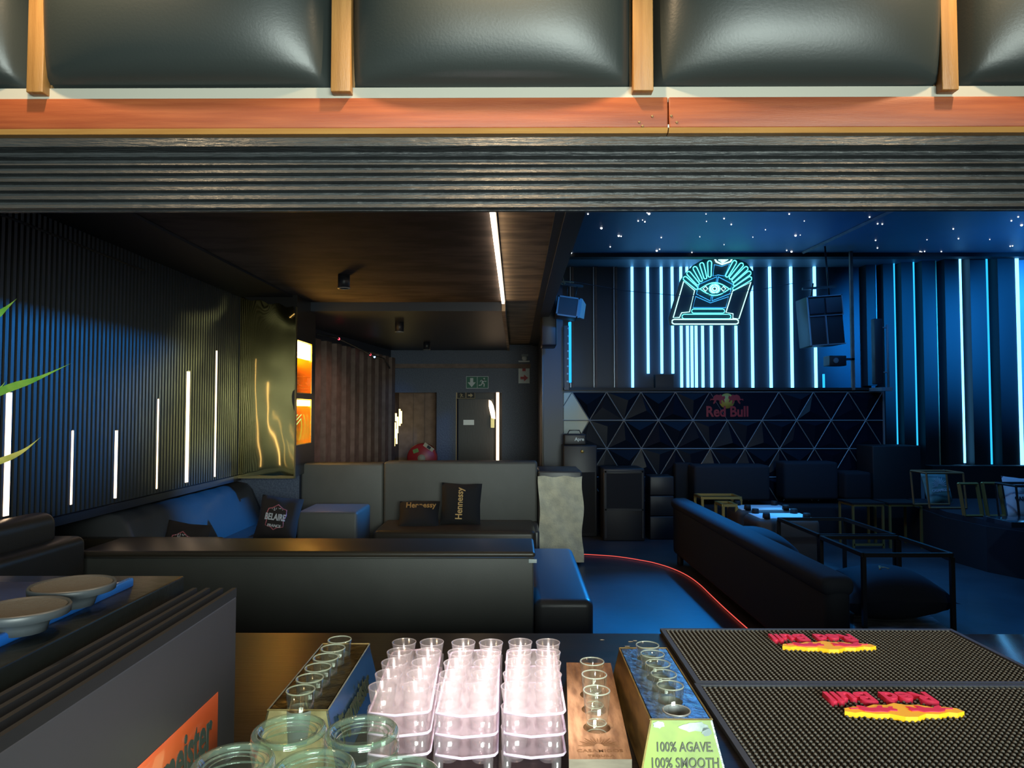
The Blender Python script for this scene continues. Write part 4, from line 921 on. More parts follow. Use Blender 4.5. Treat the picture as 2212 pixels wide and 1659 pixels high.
mx = frame((c0.x - .01, 7.55, SB + .20), (1, .1, -.08), (-.06, .3, 1)); t = pillow('throw_pillow', 'white pillow with dark lettering and teal band at the right edge of the platform bench', 'pillow_white', mx, .42, .44, .14, 'printed pillows on the platform bench')
sunburst(mx @ Matrix.Translation((0, .05, .075)), .11).build('sunburst', 'pillow_teal', t)
text('CASAMIGOS', 'lettering', 'fabric_dark', t, mx @ Matrix.Translation((0, -.03, .077)), .058, .002, .001); text('Tequila', 'lettering', 'fabric_dark', t, mx @ Matrix.Translation((0, -.085, .076)), .052, .002, .0, shear=.3)
# stool frames on the bench
def stool(name, label, px0, px1, pyt, pyb, Y, d_, lean, m_, grp):
    a = P(px0, pyb, Y); b_ = P(px1, pyb, Y); h = P(px0, pyt, Y).z - SB
    t = thing(name, label, 'stool', ((a.x + b_.x) / 2, Y, SB), group=grp)
    c = [(a.x, Y), (b_.x, Y), (b_.x, Y + d_), (a.x, Y + d_)]
    up = [Vector((x - lean, y_, SB + h)) for x, y_ in c]; lo = [Vector((x, y_, SB + .012)) for x, y_ in c]
    mb = MB()
    for i in range(4): mb.bar(up[i], up[(i + 1) % 4], .018)
    mb.build('seat_frame', m_, t)
    for i in range(4): MB().bar(lo[i], up[i], .018).build('leg', m_, t)
    MB().bar(lo[0], lo[1], .018).build('foot_rail', m_, t)
    if d_ > .1: MB().bar(lo[2], lo[3], .018).build('foot_rail', m_, t)
GS = 'gold stool frames on the platform bench'
stool('stool_frame', 'leaning gold stool frame on the platform bench, left of its twin', 2085, 2124, 1045, 1112, 7.55, .03, .05, 'gold_frame', GS)
stool('stool_frame', 'leaning gold stool frame on the platform bench, next to the white pillow', 2136, 2172, 1044, 1112, 7.55, .03, .05, 'gold_frame', GS)
stool('stool_frame', 'dark brown cube stool frame standing in front of the teal pillow', 2008, 2088, 1022, 1092, 8.15, .32, .03, 'wood_strip_side', 'dark stool frames on the platform bench')
stool('stool_frame', 'black stool frame in front of the white pillow at the right edge', 2204, 2290, 1050, 1150, 7.08, .3, .03, 'black_metal', 'dark stool frames on the platform bench')
o = block((2185, 2300, 1128, 1140), 6.6, .4, 'dark glass tabletop piece lying at the right end of the platform', 'counter_stone', name='glass_tabletop', cat='tabletop', r=.004)

# ================================================================== BAR HOOD
HY = 1.74
G5 = 'black leather pads of the bar hood'
zp = P(1100, 193, HY - .03).z
pads = [(-560, 54, 190, 'cut off at the left picture edge'), (90, 712, 193, 'between the first two wood strips'), (757, 1367, 197, 'in the middle, above the neon room'), (1414, 2036, 195, 'third of the full pads, above the right side'), (2076, 2700, 190, 'cut off at the right picture edge')]
for (xa, xb, yb, l_) in pads:
    X0, X1 = P(xa, 190, HY - .02).x, P(xb, 190, HY - .02).x; z0 = P((xa + xb) / 2 if 0 < xa < 2000 else 1100, yb, HY - .02).z; z1 = z0 + .74
    t = thing('leather_pad', 'puffed black leather hood pad, ' + l_, 'wall pad', ((X0 + X1) / 2, HY, z0), group=G5)
    nx, nz = 44, 44; vs = []; fs = []
    for j in range(nz + 1):
        for i in range(nx + 1):
            u = 2 * i / nx - 1; v = 2 * j / nz - 1
            d_ = (max(0, 1 - abs(u) ** 3.2) ** .62) * (max(0, 1 - abs(v) ** 3.2) ** .62)
            e_ = min(1, (1 - max(abs(u), abs(v))) * 14)
            vs.append((X0 + (u + 1) / 2 * (X1 - X0), HY - .022 * e_ ** .5 - .105 * d_, z0 + (v + 1) / 2 * (z1 - z0)))
    for j in range(nz):
        for i in range(nx): q = j * (nx + 1) + i; fs.append((q, q + 1, q + nx + 2, q + nx + 1))
    MB().add(vs, fs, True).build('leather_cover', 'leather_pad', t)
    MB().box(X0 + .005, X1 - .005, HY - .004, HY + .015, z0 + .005, z1).build('backing_board', 'machine', t)
for (xa, xb, l_) in ((56, 92, 'leftmost'), (714, 757, 'left of the middle pad'), (1368, 1412, 'right of the middle pad'), (2036, 2072, 'rightmost')):
    X0, X1 = P(xa, 190, HY - .05).x, P(xb, 190, HY - .05).x; z0 = P(1100, 196, HY - .05).z
    t = thing('wood_divider', 'upright honey coloured wood strip between hood pads, ' + l_, 'wood strip', ((X0 + X1) / 2, HY, z0), group='wood strips between the hood pads')
    MB().rbox(X0, X1, HY - .05, HY - .02, z0, z0 + .76, .002, 2).build('front_strip', 'wood_strip', t)
    MB().box(X0 - .004, X1 + .004, HY - .02, HY + .02, z0, z0 + .76).build('side_board', 'wood_strip_side', t)
struct('trim_21', MB().box(-2.4, 2.6, HY - .024, HY - .021, zp - .03, zp + .008), 'cream')
struct('wall_hood_board', MB().box(-2.4, 2.6, HY + .02, HY + .05, zp - .12, zp + 1.0), 'cream')
# rails
wt, wb = P(1100, 210, HY - .03).z, P(1100, 276, HY - .03).z
xs = P(1444, 240, HY - .03).x
for (X0, X1, l_) in ((-2.4, xs - .0012, 'left length of the reddish wood rail, ending at the joint with nail holes'), (xs + .0012, 2.6, 'right length of the reddish wood rail under the hood pads')):
    t = thing('wood_rail', l_, 'wood rail', ((X0 + X1) / 2, HY, wb), group='reddish wood rail of the bar hood')
    MB().rbox(X0, X1, HY - .03, HY + .018, wb, wt, .003, 2).build('board', 'wood_beam', t)
    MB().hull4([(X0, HY - .03, wb), (X1, HY - .03, wb), (X1, HY - .022, wb - .011), (X0, HY - .022, wb - .011)], [(X0, HY + .01, wb), (X1, HY + .01, wb), (X1, HY + .01, wb - .011), (X0, HY + .01, wb - .011)]).build('lower_edge', 'wood_edge', t)
    hol = ((1381, 264), (1409, 251), (1388, 272)) if X0 < 0 else ((1450, 250), (1462, 264))
    for (x, y_) in hol:
        q = P(x, y_, HY - .031); MB().lathe([(0, 0), (.0035, 0), (.003, .001), (0, .001)], n=10, mx=FACE(q)).build('nail_hole', 'wood_strip_side', t)
# tiny decoration on the ledge behind the rail
for (x, m_, l_) in ((1616, 'red_rubber', 'tiny red fabric flower peeking over the wood rail'), (1632, 'blue_lit_edge_flower', 'tiny blue fabric flower beside the red one on the rail')):
    q = P(x, 206, HY); mb = MB()
    for k in range(6): mb.ball((q.x + .006 * math.cos(k * 1.05), HY - .002, q.z + .005 * math.sin(k * 1.05)), .005, 6)
    tag(mb.build('fabric_flower', m_), l_, 'flower', 'small flowers on the hood ledge')
for (x, l_) in ((955, 'left one, over the middle pad'), (1562, 'middle one'), (1850, 'right one')):
    q = P(x, 207, HY); mb = MB()
    for k in range(5): mb.tube([(q.x - .012 + k * .006, HY - .003, q.z - .004), (q.x - .016 + k * .008, HY - .006, q.z + .004 + .003 * (k % 2))], .0012, 5)
    tag(mb.build('dried_sprig', 'wood_strip_side'), 'tiny dark dried sprig on the pale ledge, ' + l_, 'twigs', 'dried sprigs on the hood ledge')
# slatted black lintel
t = thing('hood_slat_panel', 'black horizontally ribbed panel below the reddish wood rail', 'panel', (0, HY, P(1100, 450, HY).z))
edges = [285, 300, 323, 340, 357, 374, 391, 410, 431, 451]
bands = [(286, 300, .0), (300, 322, -.020)] + [(yy, yy + 18, 0) for yy in (322, 340, 358, 376, 394, 413, 432)]
mb = MB(); prof = []
Z = lambda y_: P(1100, y_, HY - .02).z
prof = [(HY + .0, Z(279)), (HY + .0, Z(299)), (HY - .034, Z(302)), (HY - .036, Z(320)), (HY - .004, Z(323))]
ys = [323, 340, 357.5, 375, 393, 412, 431.5, 450]
for i in range(len(ys) - 1):
    prof += [(HY - .004, Z(ys[i] + 6.5)), (HY - .020, Z(ys[i] + 9)), (HY - .024, Z(ys[i + 1] - 1.5)), (HY - .004, Z(ys[i + 1]))]
prof += [(HY - .004, Z(451)), (HY + .010, Z(451)), (HY + .010, Z(279))]
n_ = len(prof); NX = 60; vs = []; fs = []
for i in (0, 1): vs += [(-2.4 + 5.0 * i, a_, b_) for a_, b_ in prof]
fs = [(i, (i + 1) % n_, n_ + (i + 1) % n_, n_ + i) for i in range(n_)] + [list(range(n_)), list(range(n_, 2 * n_))]
mb.add(vs, fs).build('ribbed_board', 'slat_black', t)
mb = MB().box(-2.4, 2.6, HY - .028, HY + .01, P(0, 282, HY).z, P(1100, 279.0, HY - .02).z).build('metal_edge', 'grey_metal', t)
struct('wall_hood', MB().box(-4.2, 8.5, HY + .08, HY + .14, P(1100, 440, HY + .02).z + .03, 3.15), 'black_matt')

# ================================================================== COUNTER
KZ = 1.05; far = PZ(1100, 1367, KZ).y
t = thing('bar_counter', 'dark wood bar counter with dark stone right end across the foreground', 'counter', (0, 1.2, 0))
MB().rbox(-2.3, .62, .45, far, KZ - .04, KZ, .004, 2).build('worktop', 'counter', t)
MB().rbox(.6205, 2.4, .45, far, KZ - .04, KZ, .004, 2).build('worktop', 'counter_stone', t)['label'] = 'dark glossy stone worktop section'
MB().box(-2.3, 2.4, .6, far - .12, 0.0, KZ - .041).build('counter_base', 'slat_black', t)
# ------------------------------------------------------------------ shot glasses
def shot_mesh(r0, r1, h, base=.012, wall=.0022, n=28, rim=.0012):
    mb = MB().lathe([(0, 0), (r0 * .9, 0), (r0, .002), (r1, h - .001), (r1 - wall, h - .001), (r0 - wall + (r1 - r0) * .2, base + .002), ((r0 - wall) * .7, base - .001), (0, base - .003)], n=n)
    mb.tube([((r1 - wall * .5) * math.cos(2 * PI * k / n), (r1 - wall * .5) * math.sin(2 * PI * k / n), h - .001) for k in range(n)], rim, 6, closed=True, mi=1)
    if base > .01:
        for z, q in ((.0016, .95), (base, .93)): mb.tube([(r0 * q * math.cos(2 * PI * k / n), r0 * q * math.sin(2 * PI * k / n), z) for k in range(n)], .0011, 5, closed=True, mi=1)
    return mb
SG = ['shot_glass', 'glass_rim']
gp = shot_mesh(.0175, .0235, .062).build('shot_glass', SG)
tall = shot_mesh(.0175, .0235, .076, base=.02).build('shot_glass', SG)
def place(proto, used, loc, label, grp):
    o = proto if not used else proto.copy()
    if used: C.objects.link(o)
    o.location = loc; return tag(o, label, 'glass', grp)
# ------------------------------------------------------------------ left holder
HZ = 1.148
fr = PZ(643, 1534, HZ).y; bk = PZ(742, 1391, HZ).y; hx0 = PZ(578, 1534, HZ).x; hx1 = PZ(708, 1534, HZ).x
order = ['nearest the camera', 'second from the near end', 'third from the near end', 'fourth from the near end', 'fifth from the near end', 'at the far end']
def holder(name, label, x0, x1, y0, y1, z1, flare, mats, holes, hr, hz_depth=.05):
    """hollow wedge block with round sockets in its top"""
    t = thing(name, label, 'glass holder', ((x0 + x1) / 2, (y0 + y1) / 2, KZ))
    top, left, right, front = mats
    # top plate with real holes: ring fan around each hole
    bm = bmesh.new(); outer = [(x0, y0), (x1, y0), (x1, y1), (x0, y1)]
    ov = [bm.verts.new((*q, z1)) for q in outer]; ed = [bm.edges.new((ov[i], ov[(i + 1) % 4])) for i in range(4)]
    for (cx, cy_) in holes:
        hv = [bm.verts.new((cx + hr * math.cos(2 * PI * k / 24), cy_ + hr * math.sin(2 * PI * k / 24), z1)) for k in range(24)]
        ed += [bm.edges.new((hv[i], hv[(i + 1) % 24])) for i in range(24)]
    bmesh.ops.triangle_fill(bm, use_beauty=True, use_dissolve=False, edges=ed)
    bm.verts.index_update()
    MB().add([v.co.copy() for v in bm.verts], [[v.index for v in f.verts] for f in bm.faces]).build('top_plate', top, t); bm.free()
    for (cx, cy_) in holes: MB().lathe([(hr, 0), (hr, -hz_depth), (0, -hz_depth)], c=(cx, cy_, z1), n=24).build('socket', 'grey_metal', t)
    b = KZ + .002; X0, X1, Y0, Y1 = x0 - flare, x1 + flare, y0 - flare * .6, y1 + flare * .3
    T = [Vector((x0, y0, z1)), Vector((x1, y0, z1)), Vector((x1, y1, z1)), Vector((x0, y1, z1))]
    Bm = [Vector((X0, Y0, b)), Vector((X1, Y0, b)), Vector((X1, Y1, b)), Vector((X0, Y1, b))]
    th = .003
    def face(i, j, nm, m_, nrm):
        q = [Bm[i], Bm[j], T[j], T[i]]; MB().hull4(q, [v - Vector(nrm) * th for v in q]).build(nm, m_, t)
    face(0, 1, 'front_panel', front, (0, -1, 0)); face(1, 2, 'side_panel', right, (1, 0, 0)); face(2, 3, 'back_panel', front, (0, 1, 0)); face(3, 0, 'side_panel', left, (-1, 0, 0))
    return t, T, Bm
hx = (hx0 + hx1) / 2
ys_ = [PZ(652, 1489, 1.178).y + k * .051 for k in range(6)]
t, T, Bm = holder('shot_glass_holder', 'dark gold metal shot holder with blue reflection tinted side holding six glasses', hx0, hx1, fr, bk, HZ, .022, ('holder_dark', 'holder_dark', 'holder_side_reflection', 'holder_edge'), [(hx + .002, y_) for y_ in ys_], .0215)
mb = MB()
for i in range(4): mb.bar(T[i], T[(i + 1) % 4], .0022)
mb.build('edge_trim', 'holder_edge', t)
q = (Bm[1] + Bm[2] + T[1] + T[2]) / 4 + Vector((.0035, -.02, .004)); text('Jägermeister', 'side_lettering', 'ink', t, frame(q, (0, 1, 0), T[1] - Bm[1]), .052, .0006, .0015, sx=.85)
for k, y_ in enumerate(ys_): place(gp, k > 0, (hx + .002, y_, 1.178 - .062), 'small clear shot glass in the dark gold holder, ' + order[k], 'glasses in the dark gold holder')
# ------------------------------------------------------------------ green holder
GZ = 1.13
y0 = PZ(1470, 1554, GZ).y; y1 = PZ(1391, 1400, GZ).y; gx0 = PZ(1405, 1554, GZ).x; gx1 = PZ(1538, 1554, GZ).x
gc = [PZ(x, y_, 1.158) for x, y_ in ((1445.7, 1479), (1430.7, 1455.7), (1418, 1432.5), (1406, 1409), (1395.7, 1388.5))]
gyy = [gc[0].y + k * .053 for k in range(5)]; gxc = (gx0 + gx1) / 2 - .002
hole = (gxc + .002, PZ(1460, 1535, GZ).y)
t, T, Bm = holder('shot_glass_holder', 'weathered green fronted tequila shot holder with five glasses and one empty hole', gx0, gx1, y0, y1, GZ, .018, ('holder_metal', 'holder_gold', 'holder_metal', 'holder_green'), [hole] + [(gxc, y_) for y_ in gyy], .0215)
mb = MB()
for i in range(4): mb.bar(T[i], T[(i + 1) % 4], .0022)
mb.build('edge_trim', 'holder_edge', t)
mb = MB()
for (cx, cy_) in [hole]: mb.tube([(cx + .0225 * math.cos(2 * PI * k / 24), cy_ + .0225 * math.sin(2 * PI * k / 24), GZ + .0005) for k in range(24)], .0012, 6, closed=True)
mb.build('hole_rim', 'grey_metal', t)
upv = (T[0] - Bm[0] + T[1] - Bm[1]).normalized(); fc = (T[0] + T[1]) / 2; nf = Vector((0, -.0012, 0))
text('100% AGAVE.', 'front_lettering', 'ink', t, frame(fc - upv * .042 + nf + Vector((.003, 0, 0)), (1, 0, 0), upv), .0205, .0004, .0003, sx=.78)
text('100% SMOOTH', 'front_lettering', 'ink', t, frame(fc - upv * .066 + nf + Vector((.003, 0, 0)), (1, 0, 0), upv), .0215, .0004, .0003, sx=.78)
def blob(cx, cy_, rx, ry, sd, n=16):
    r_ = random.Random(sd); return [(cx + rx * math.cos(2 * PI * k / n) * r_.uniform(.7, 1.15), cy_ + ry * math.sin(2 * PI * k / n) * r_.uniform(.7, 1.15)) for k in range(n)]
mx = frame(fc + nf * .5, (1, 0, 0), upv); mb = MB().prism(blob(.022, -.011, .026, .008, 4), .0003, mx=mx).prism(blob(-.038, -.008, .010, .006, 5), .0003, mx=mx).prism(blob(.04, -.018, .010, .007, 8), .0003, mx=mx)
mb.build('worn_patch', 'patina', t)
for k, y_ in enumerate(gyy): place(gp, True, (gxc, y_, 1.158 - .062), 'small clear shot glass in the green fronted holder, ' + ['beside the empty hole', 'second from the empty hole', 'in the middle of the row', 'second from the far end', 'at the far end'][k], 'glasses in the green holder')
# ------------------------------------------------------------------ wooden board
WZ = 1.085
c4 = [PZ(x, y_, WZ) for x, y_ in ((1229, 1640), (1365, 1640), (1319, 1432), (1223.5, 1431))]
t = thing('wooden_shot_board', 'worn brown wooden shot board with burnt sunburst and three tall glasses', 'glass holder', (sum((v.x for v in c4)) / 4, sum((v.y for v in c4)) / 4, KZ))
gl = [PZ(x, y_, 1.15) for x, y_ in ((1287.5, 1489), (1283.7, 1455), (1279, 1427))]
hol = [(v.x, v.y) for v in gl] 
bm = bmesh.new(); ov = [bm.verts.new(v) for v in c4]; ed = [bm.edges.new((ov[i], ov[(i + 1) % 4])) for i in range(4)]
hb = [(hol[0][0] + .001, hol[0][1]), (hol[1][0], hol[1][1]), (hol[2][0], hol[2][1])]
for (cx, cy_) in hb:
    hv = [bm.verts.new((cx + .0235 * math.cos(2 * PI * k / 24), cy_ + .0235 * math.sin(2 * PI * k / 24), WZ)) for k in range(24)]; ed += [bm.edges.new((hv[i], hv[(i + 1) % 24])) for i in range(24)]
bmesh.ops.triangle_fill(bm, use_beauty=True, use_dissolve=False, edges=ed); bm.verts.index_update()
MB().add([v.co.copy() for v in bm.verts], [[v.index for v in f.verts] for f in bm.faces]).build('top_face', 'wood_board', t); bm.free()
lo = [Vector((v.x, v.y, KZ + .001)) for v in c4]
MB().add(c4 + lo, [(0, 1, 5, 4), (1, 2, 6, 5), (2, 3, 7, 6), (3, 0, 4, 7), (7, 6, 5, 4)]).build('board_edge', 'wood_end', t)
for (cx, cy_) in hb: MB().lathe([(.0235, 0), (.0235, -.012), (0, -.012)], c=(cx, cy_, WZ), n=24).build('socket', 'engraved', t)
e0 = PZ(1294, 1611, WZ + .0003)
dirx = (c4[1] - c4[0]).normalized()
mxb = frame(e0, dirx, (c4[3] - c4[0])); sunburst(mxb, .034, 15, tk=.0016, d=.0005).build('burnt_sunburst', 'engraved', t)
text('CASAMIGOS', 'burnt_lettering', 'engraved', t, frame(PZ(1296, 1622, WZ + .0003), dirx, (c4[3] - c4[0])), .0135, .0003, .0002, sx=1.0)
text('TEQUILA', 'burnt_lettering', 'engraved', t, frame(PZ(1299, 1633, WZ + .0003), dirx, (c4[3] - c4[0])), .010, .0003, .0001, sx=1.05)
for k, (x, y_) in enumerate(hb): place(tall, k > 0, (x, y_, WZ - .0115), 'taller clear shot glass on the wooden board, ' + ['nearest the burnt sunburst', 'middle of the three', 'farthest of the three'][k], 'tall glasses on the wooden board')
# ------------------------------------------------------------------ clear racks
def rack_plate(w_, l_, n=10):
    pts = []
    hw = w_ / 2; r = .012
    # front edge with a shallow point, rounded corners
    pts += [(-hw + r, -l_ / 2), (-hw * .45, -l_ / 2 - .004), (0, -l_ / 2 - .010), (hw * .45, -l_ / 2 - .004), (hw - r, -l_ / 2), (hw - r * .3, -l_ / 2 + r * .3), (hw, -l_ / 2 + r)]
    return pts + [(-x, -y_) for x, y_ in pts]
RW, RL = .108, .29
plate = MB(); pp = rack_plate(RW, RL); plate.prism(pp, .0016)
cupm = shot_mesh(.0155, .0235, .052, base=.004, wall=.0012, n=24, rim=.0009)
legm = MB().lathe([(.0075, 0), (.0085, .0325), (.0075, .0325), (.0065, .001), (0, .001)], n=14)
proto = thing('cup_rack', 'x', 'cup rack')
pl_ = plate.build('plate', 'plastic_plate', proto, local=True)
edge = MB().tube([(x, y_, .0008) for x, y_ in pp], .0022, 6, closed=True).build('plate_rim', 'plastic_edge', proto, local=True)
for sx_ in (-1, 1):
    for sy_ in (-1, 1):
        lg = legm.build('leg', 'clear_plastic', proto, local=True); lg.location = (sx_ * (RW / 2 - .014), sy_ * (RL / 2 - .014), -.0325)
cup = cupm.build('plastic_cup', ['clear_plastic', 'plastic_plate'])
stacks = [('left', -.192, 1.293, R(0)), ('middle', -.080, 1.290, R(-2)), ('right', .030, 1.293, R(-2.5))]
first = True; fc_ = True
rows = ['front', 'second', 'third', 'fourth', 'back']
for (sn, cx, cy_, rz) in stacks:
    for L in range(3):
        z = 1.1495 - L * .0325
        lb = 'clear plastic cup rack, %s of the %s stack' % (['top', 'middle', 'lowest'][L], sn)
        if first: proto.location = (cx, cy_, z); proto.rotation_euler = (0, 0, rz); tag(proto, lb, 'cup rack', 'clear racks in the %s stack' % sn); first = False
        else: dup(proto, (cx, cy_, z), lb, rz, 'clear racks in the %s stack' % sn)
        mr = Matrix.Translation((cx, cy_, z)) @ Matrix.Rotation(rz, 4, 'Z')
        for j in range(5):
            if L > 0 and j > 0: continue
            for i in (0, 1):
                p = mr @ Vector(((i - .5) * .054, -.112 + j * .056, 0))
                o = cup if fc_ else cup.copy()
                if not fc_: C.objects.link(o)
                fc_ = False
                o.location = p + Vector((0, 0, .031 - .052))
                tag(o, 'clear plastic shot cup, %s row %s side, in the %s rack of the %s stack' % (rows[j], ('left', 'right')[i], ['top', 'middle', 'lowest'][L], sn), 'cup', 'plastic shot cups in the %s stack' % sn)
# ------------------------------------------------------------------ thick glass jars
jm = MB().lathe([(0, 0), (.036, 0), (.040, .004), (.041, .02), (.041, .18), (.0435, .188), (.0435, .202), (.041, .2065), (.036, .207), (.0325, .204), (.031, .198), (.028, .1955), (0, .1945), (0, .190)], n=56)
jm = MB().lathe([(0, .0), (.037, .0), (.041, .004), (.0415, .17), (.043, .178), (.0435, .196), (.0415, .204), (.038, .2065), (.0345, .205), (.0325, .199), (.029, .1965), (.016, .1966), (.006, .1982), (0, .1985)], n=56)
def ring(r_, z, t_, mi=1): jm.tube([(r_ * math.cos(2 * PI * k / 56), r_ * math.sin(2 * PI * k / 56), z) for k in range(56)], t_, 8, closed=True, mi=mi)
ring(.0395, .2005, .0036); ring(.0312, .1985, .0012); ring(.0425, .182, .0012); ring(.026, .1965, .0006)
jar = None
for k, (x, y_, l_) in enumerate(((625, 1574, 'back left, before the dark gold holder'), (782, 1576, 'back right, before the left cup stack'), (504, 1643, 'front left, beside the orange sticker'), (678, 1656, 'front middle'), (862, 1672, 'front right, at the bottom edge'))):
    p = PZ(x, y_, 1.255)
    if jar is None: jar = jm.build('glass_jar', ['thick_glass', 'thick_rim']); o = jar
    else: o = jar.copy(); C.objects.link(o)
    o.location = (p.x, p.y, KZ + .001); tag(o, 'upturned thick clear glass with heavy greenish base, ' + l_, 'glass', 'upturned thick glasses on the counter')
# ------------------------------------------------------------------ rubber mats
MZ = KZ + .010
ym = PZ(1500, 1475, MZ).y; yf = PZ(1427, 1357, MZ).y; mx0 = PZ(1427, 1359, MZ).x; mx1 = PZ(2063, 1362, MZ).x; md = yf - ym
def mat_obj(label, x0, x1, y0, y1, logo_at):
    t = thing('bar_mat', label, 'bar mat', ((x0 + x1) / 2, (y0 + y1) / 2, KZ), group='black rubber bar mats')
    MB().box(x0, x1, y0, y1, KZ + .0005, KZ + .004).build('base_sheet', 'rubber', t)
    rw_ = .011
    mb = MB().box(x0, x1, y0, y0 + rw_, KZ + .004, MZ).box(x0, x1, y1 - rw_, y1, KZ + .004, MZ).box(x0, x0 + rw_, y0 + rw_, y1 - rw_, KZ + .004, MZ).box(x1 - rw_, x1, y0 + rw_, y1 - rw_, KZ + .004, MZ); mb.build('raised_rim', 'rubber_rim', t)
    vs = []; fs = []; px_, py_ = .0110, .0113; j = 0; yy = y0 + rw_ + .004; r = .0036
    lx, ly, lw_, lh_ = logo_at
    ring = [(math.cos(2 * PI * k / 7), math.sin(2 * PI * k / 7)) for k in range(7)]
    while yy < y1 - rw_ - .003:
        xx = x0 + rw_ + .005
        while xx < x1 - rw_ - .003:
            k = len(vs)
            for (rad, z) in ((r, KZ + .004), (r * .92, KZ + .0085), (r * .5, KZ + .0102)): vs += [(xx + c_ * rad, yy + s_ * rad, z) for c_, s_ in ring]
            vs.append((xx, yy, KZ + .0106))
            for l in range(2):
                for q in range(7): fs.append((k + l * 7 + q, k + l * 7 + (q + 1) % 7, k + (l + 1) * 7 + (q + 1) % 7, k + (l + 1) * 7 + q))
            for q in range(7): fs.append((k + 14 + q, k + 14 + (q + 1) % 7, k + 21))
            xx += px_
        yy += py_; j += 1
    mb = MB().add(vs, fs, True); mb.mi = [0 if (i % 21) < 7 else 1 for i in range(len(fs))]
    mb.build('rubber_nubs', ['rubber', 'rubber_top'], t)['kind'] = 'stuff'
    zt_ = KZ + .011
    text('Red Bull', 'raised_lettering', 'red_rubber', t, Matrix.Translation((lx, ly + .028, zt_)) @ Matrix.Rotation(PI, 4, 'Z'), .066, .0052, .0018, sx=.95)
    mxy = Matrix.Translation((lx + .01, ly - .036, zt_ - .004)) @ Matrix.Rotation(PI, 4, 'Z')
    ye = [(-.118, .010), (-.100, .018), (-.085, .014), (-.06, .024), (-.035, .022), (-.012, .036), (.012, .036), (.035, .022), (.06, .024), (.085, .014), (.100, .018), (.118, .010), (.112, -.004), (.09, -.012), (.07, -.008), (.045, -.022), (.02, -.02), (0, -.03), (-.02, -.02), (-.045, -.022), (-.07, -.008), (-.09, -.012), (-.112, -.004)]
    MB().prism([(x * .95, y_ * .95) for x, y_ in ye], .010, mx=mxy).build('yellow_crest', 'yellow_rubber', t)
    mb = MB()
    bull(mxy @ Matrix.Translation((-.082, -.012, .009)) @ Matrix.Diagonal((1.0, .52, 1, 1)), mb, s_=.072, d=.0025); bull(mxy @ Matrix.Translation((.082, -.012, .009)) @ Matrix.Diagonal((-1.0, .52, 1, 1)), mb, s_=.072, d=.0025)
    mb.build('red_bulls', 'red_rubber', t)
    return t
c1 = PZ(1765, 1383, MZ + .006); c2 = PZ(1915, 1516, MZ + .006)
mat_obj('black studded bar mat with red and yellow crest at the far counter edge', mx0, mx1, ym + .002, yf, (c1.x, c1.y, .23, .08))
mat_obj('black studded bar mat with red and yellow crest, nearest the camera', mx0 - .005, mx1 - .01, ym - md - .002, ym - .002, (c2.x, c2.y, .23, .08))
# paint chips on the counter
mb = MB()
for k, (x, y_) in enumerate(((1362, 1386), (1372, 1384), (1355, 1396), (1300, 1382))):
    q = PZ(x, y_, KZ + .0006); mb.prism(blob(q.x, q.y, .006, .003, k + 20, 8), .0004, mx=Matrix.Translation((0, 0, KZ + .0004)))
tag(mb.build('paint_flecks', 'cream'), 'few pale paint flecks on the counter behind the wooden board', 'flecks', kind='stuff')

# ================================================================== DRINKS MACHINE (left foreground)
BX = -.473; BYF2 = PX(512, 1300, BX).y; zt_ = PX(514, 1270, BX).z; y0 = .35
t = thing('drinks_cooler', 'dark boxy drinks cooler with ribbed top edge and orange sticker at the left', 'cooler', (-.8, .8, KZ))
MB().rbox(-1.30, BX, y0, BYF2, KZ + .001, zt_ - .012, .004, 2).build('housing', 'machine_side', t)
mb = MB()
for k in range(4): mb.box(BX - .008 - k * .0225 - .0, BX - k * .0225 - .001 - (0 if k else 0), y0, BYF2, zt_ - .014, zt_ + .001)
mb.build('top_ribs', 'ribs', t)
tz = P(400, 1243, BYF2).z; tx = P(400, 1243, BYF2).x
MB().rbox(-1.30, tx, y0, BYF2 - .002, zt_ - .013, tz, .003, 2).build('top_slab', 'machine_top', t)
# tray, its edge coloured blue for the LED light on it
bxx = PZ(290, 1258, tz + .006).x; by1 = PZ(290, 1258, tz + .006).y
o = MB().rbox(bxx - .010, bxx, y0, by1, tz - .001, tz + .014, .003, 2).build('blue_edge_strip', 'blue_lit_edge_flower', t); o['label'] = 'tray edging with blue LED light in its colour'
MB().rbox(-1.2, bxx - .011, y0, by1 + .004, tz - .001, tz + .006, .002, 2).build('clear_tray', 'tray_clear', t)
# sticker
s0 = PX(471, 1494, BX + .0006); s1 = PX(471, 1612, BX + .0006)
MB().rbox(BX + .0001, BX + .0010, .62, s0.y, s1.z, s0.z, .0004, 1).build('orange_sticker', 'orange', t)
text('Jägermeister', 'sticker_lettering', 'gothic_ink', t, frame((BX + .0016, s0.y - .024, (s0.z + s1.z) / 2 - .004), (0, 1, 0), (0, 0, 1)), .082, .0004, .0022, sx=.62, align='RIGHT')
for (x, y_, wpx, l_) in ((157, 1262, 176, 'farther'), (50, 1312, 190, 'nearer')):
    p = PZ(x, y_, tz + .036); r = wpx / 2 / FPX * p.y * .95
    t = thing('bowl', 'shallow dark round bowl with grey felt inside on the cooler, the %s of two' % l_, 'bowl', (p.x, p.y, tz + .006), group='round bowls on the cooler')
    MB().lathe([(0, 0), (r * .50, 0), (r * .54, .008), (r * .60, .014), (r * .98, .020), (r, .028), (r * .97, .031), (r * .92, .028), (r * .6, .024), (0, .023)], c=(p.x, p.y, tz + .0065), n=48).build('body', 'grey_rubber', t)
    MB().lathe([(0, .0255), (r * .86, .0285), (r * .9, .0292)], c=(p.x, p.y, tz + .0065), n=48).build('felt_lining', 'felt_grey', t)
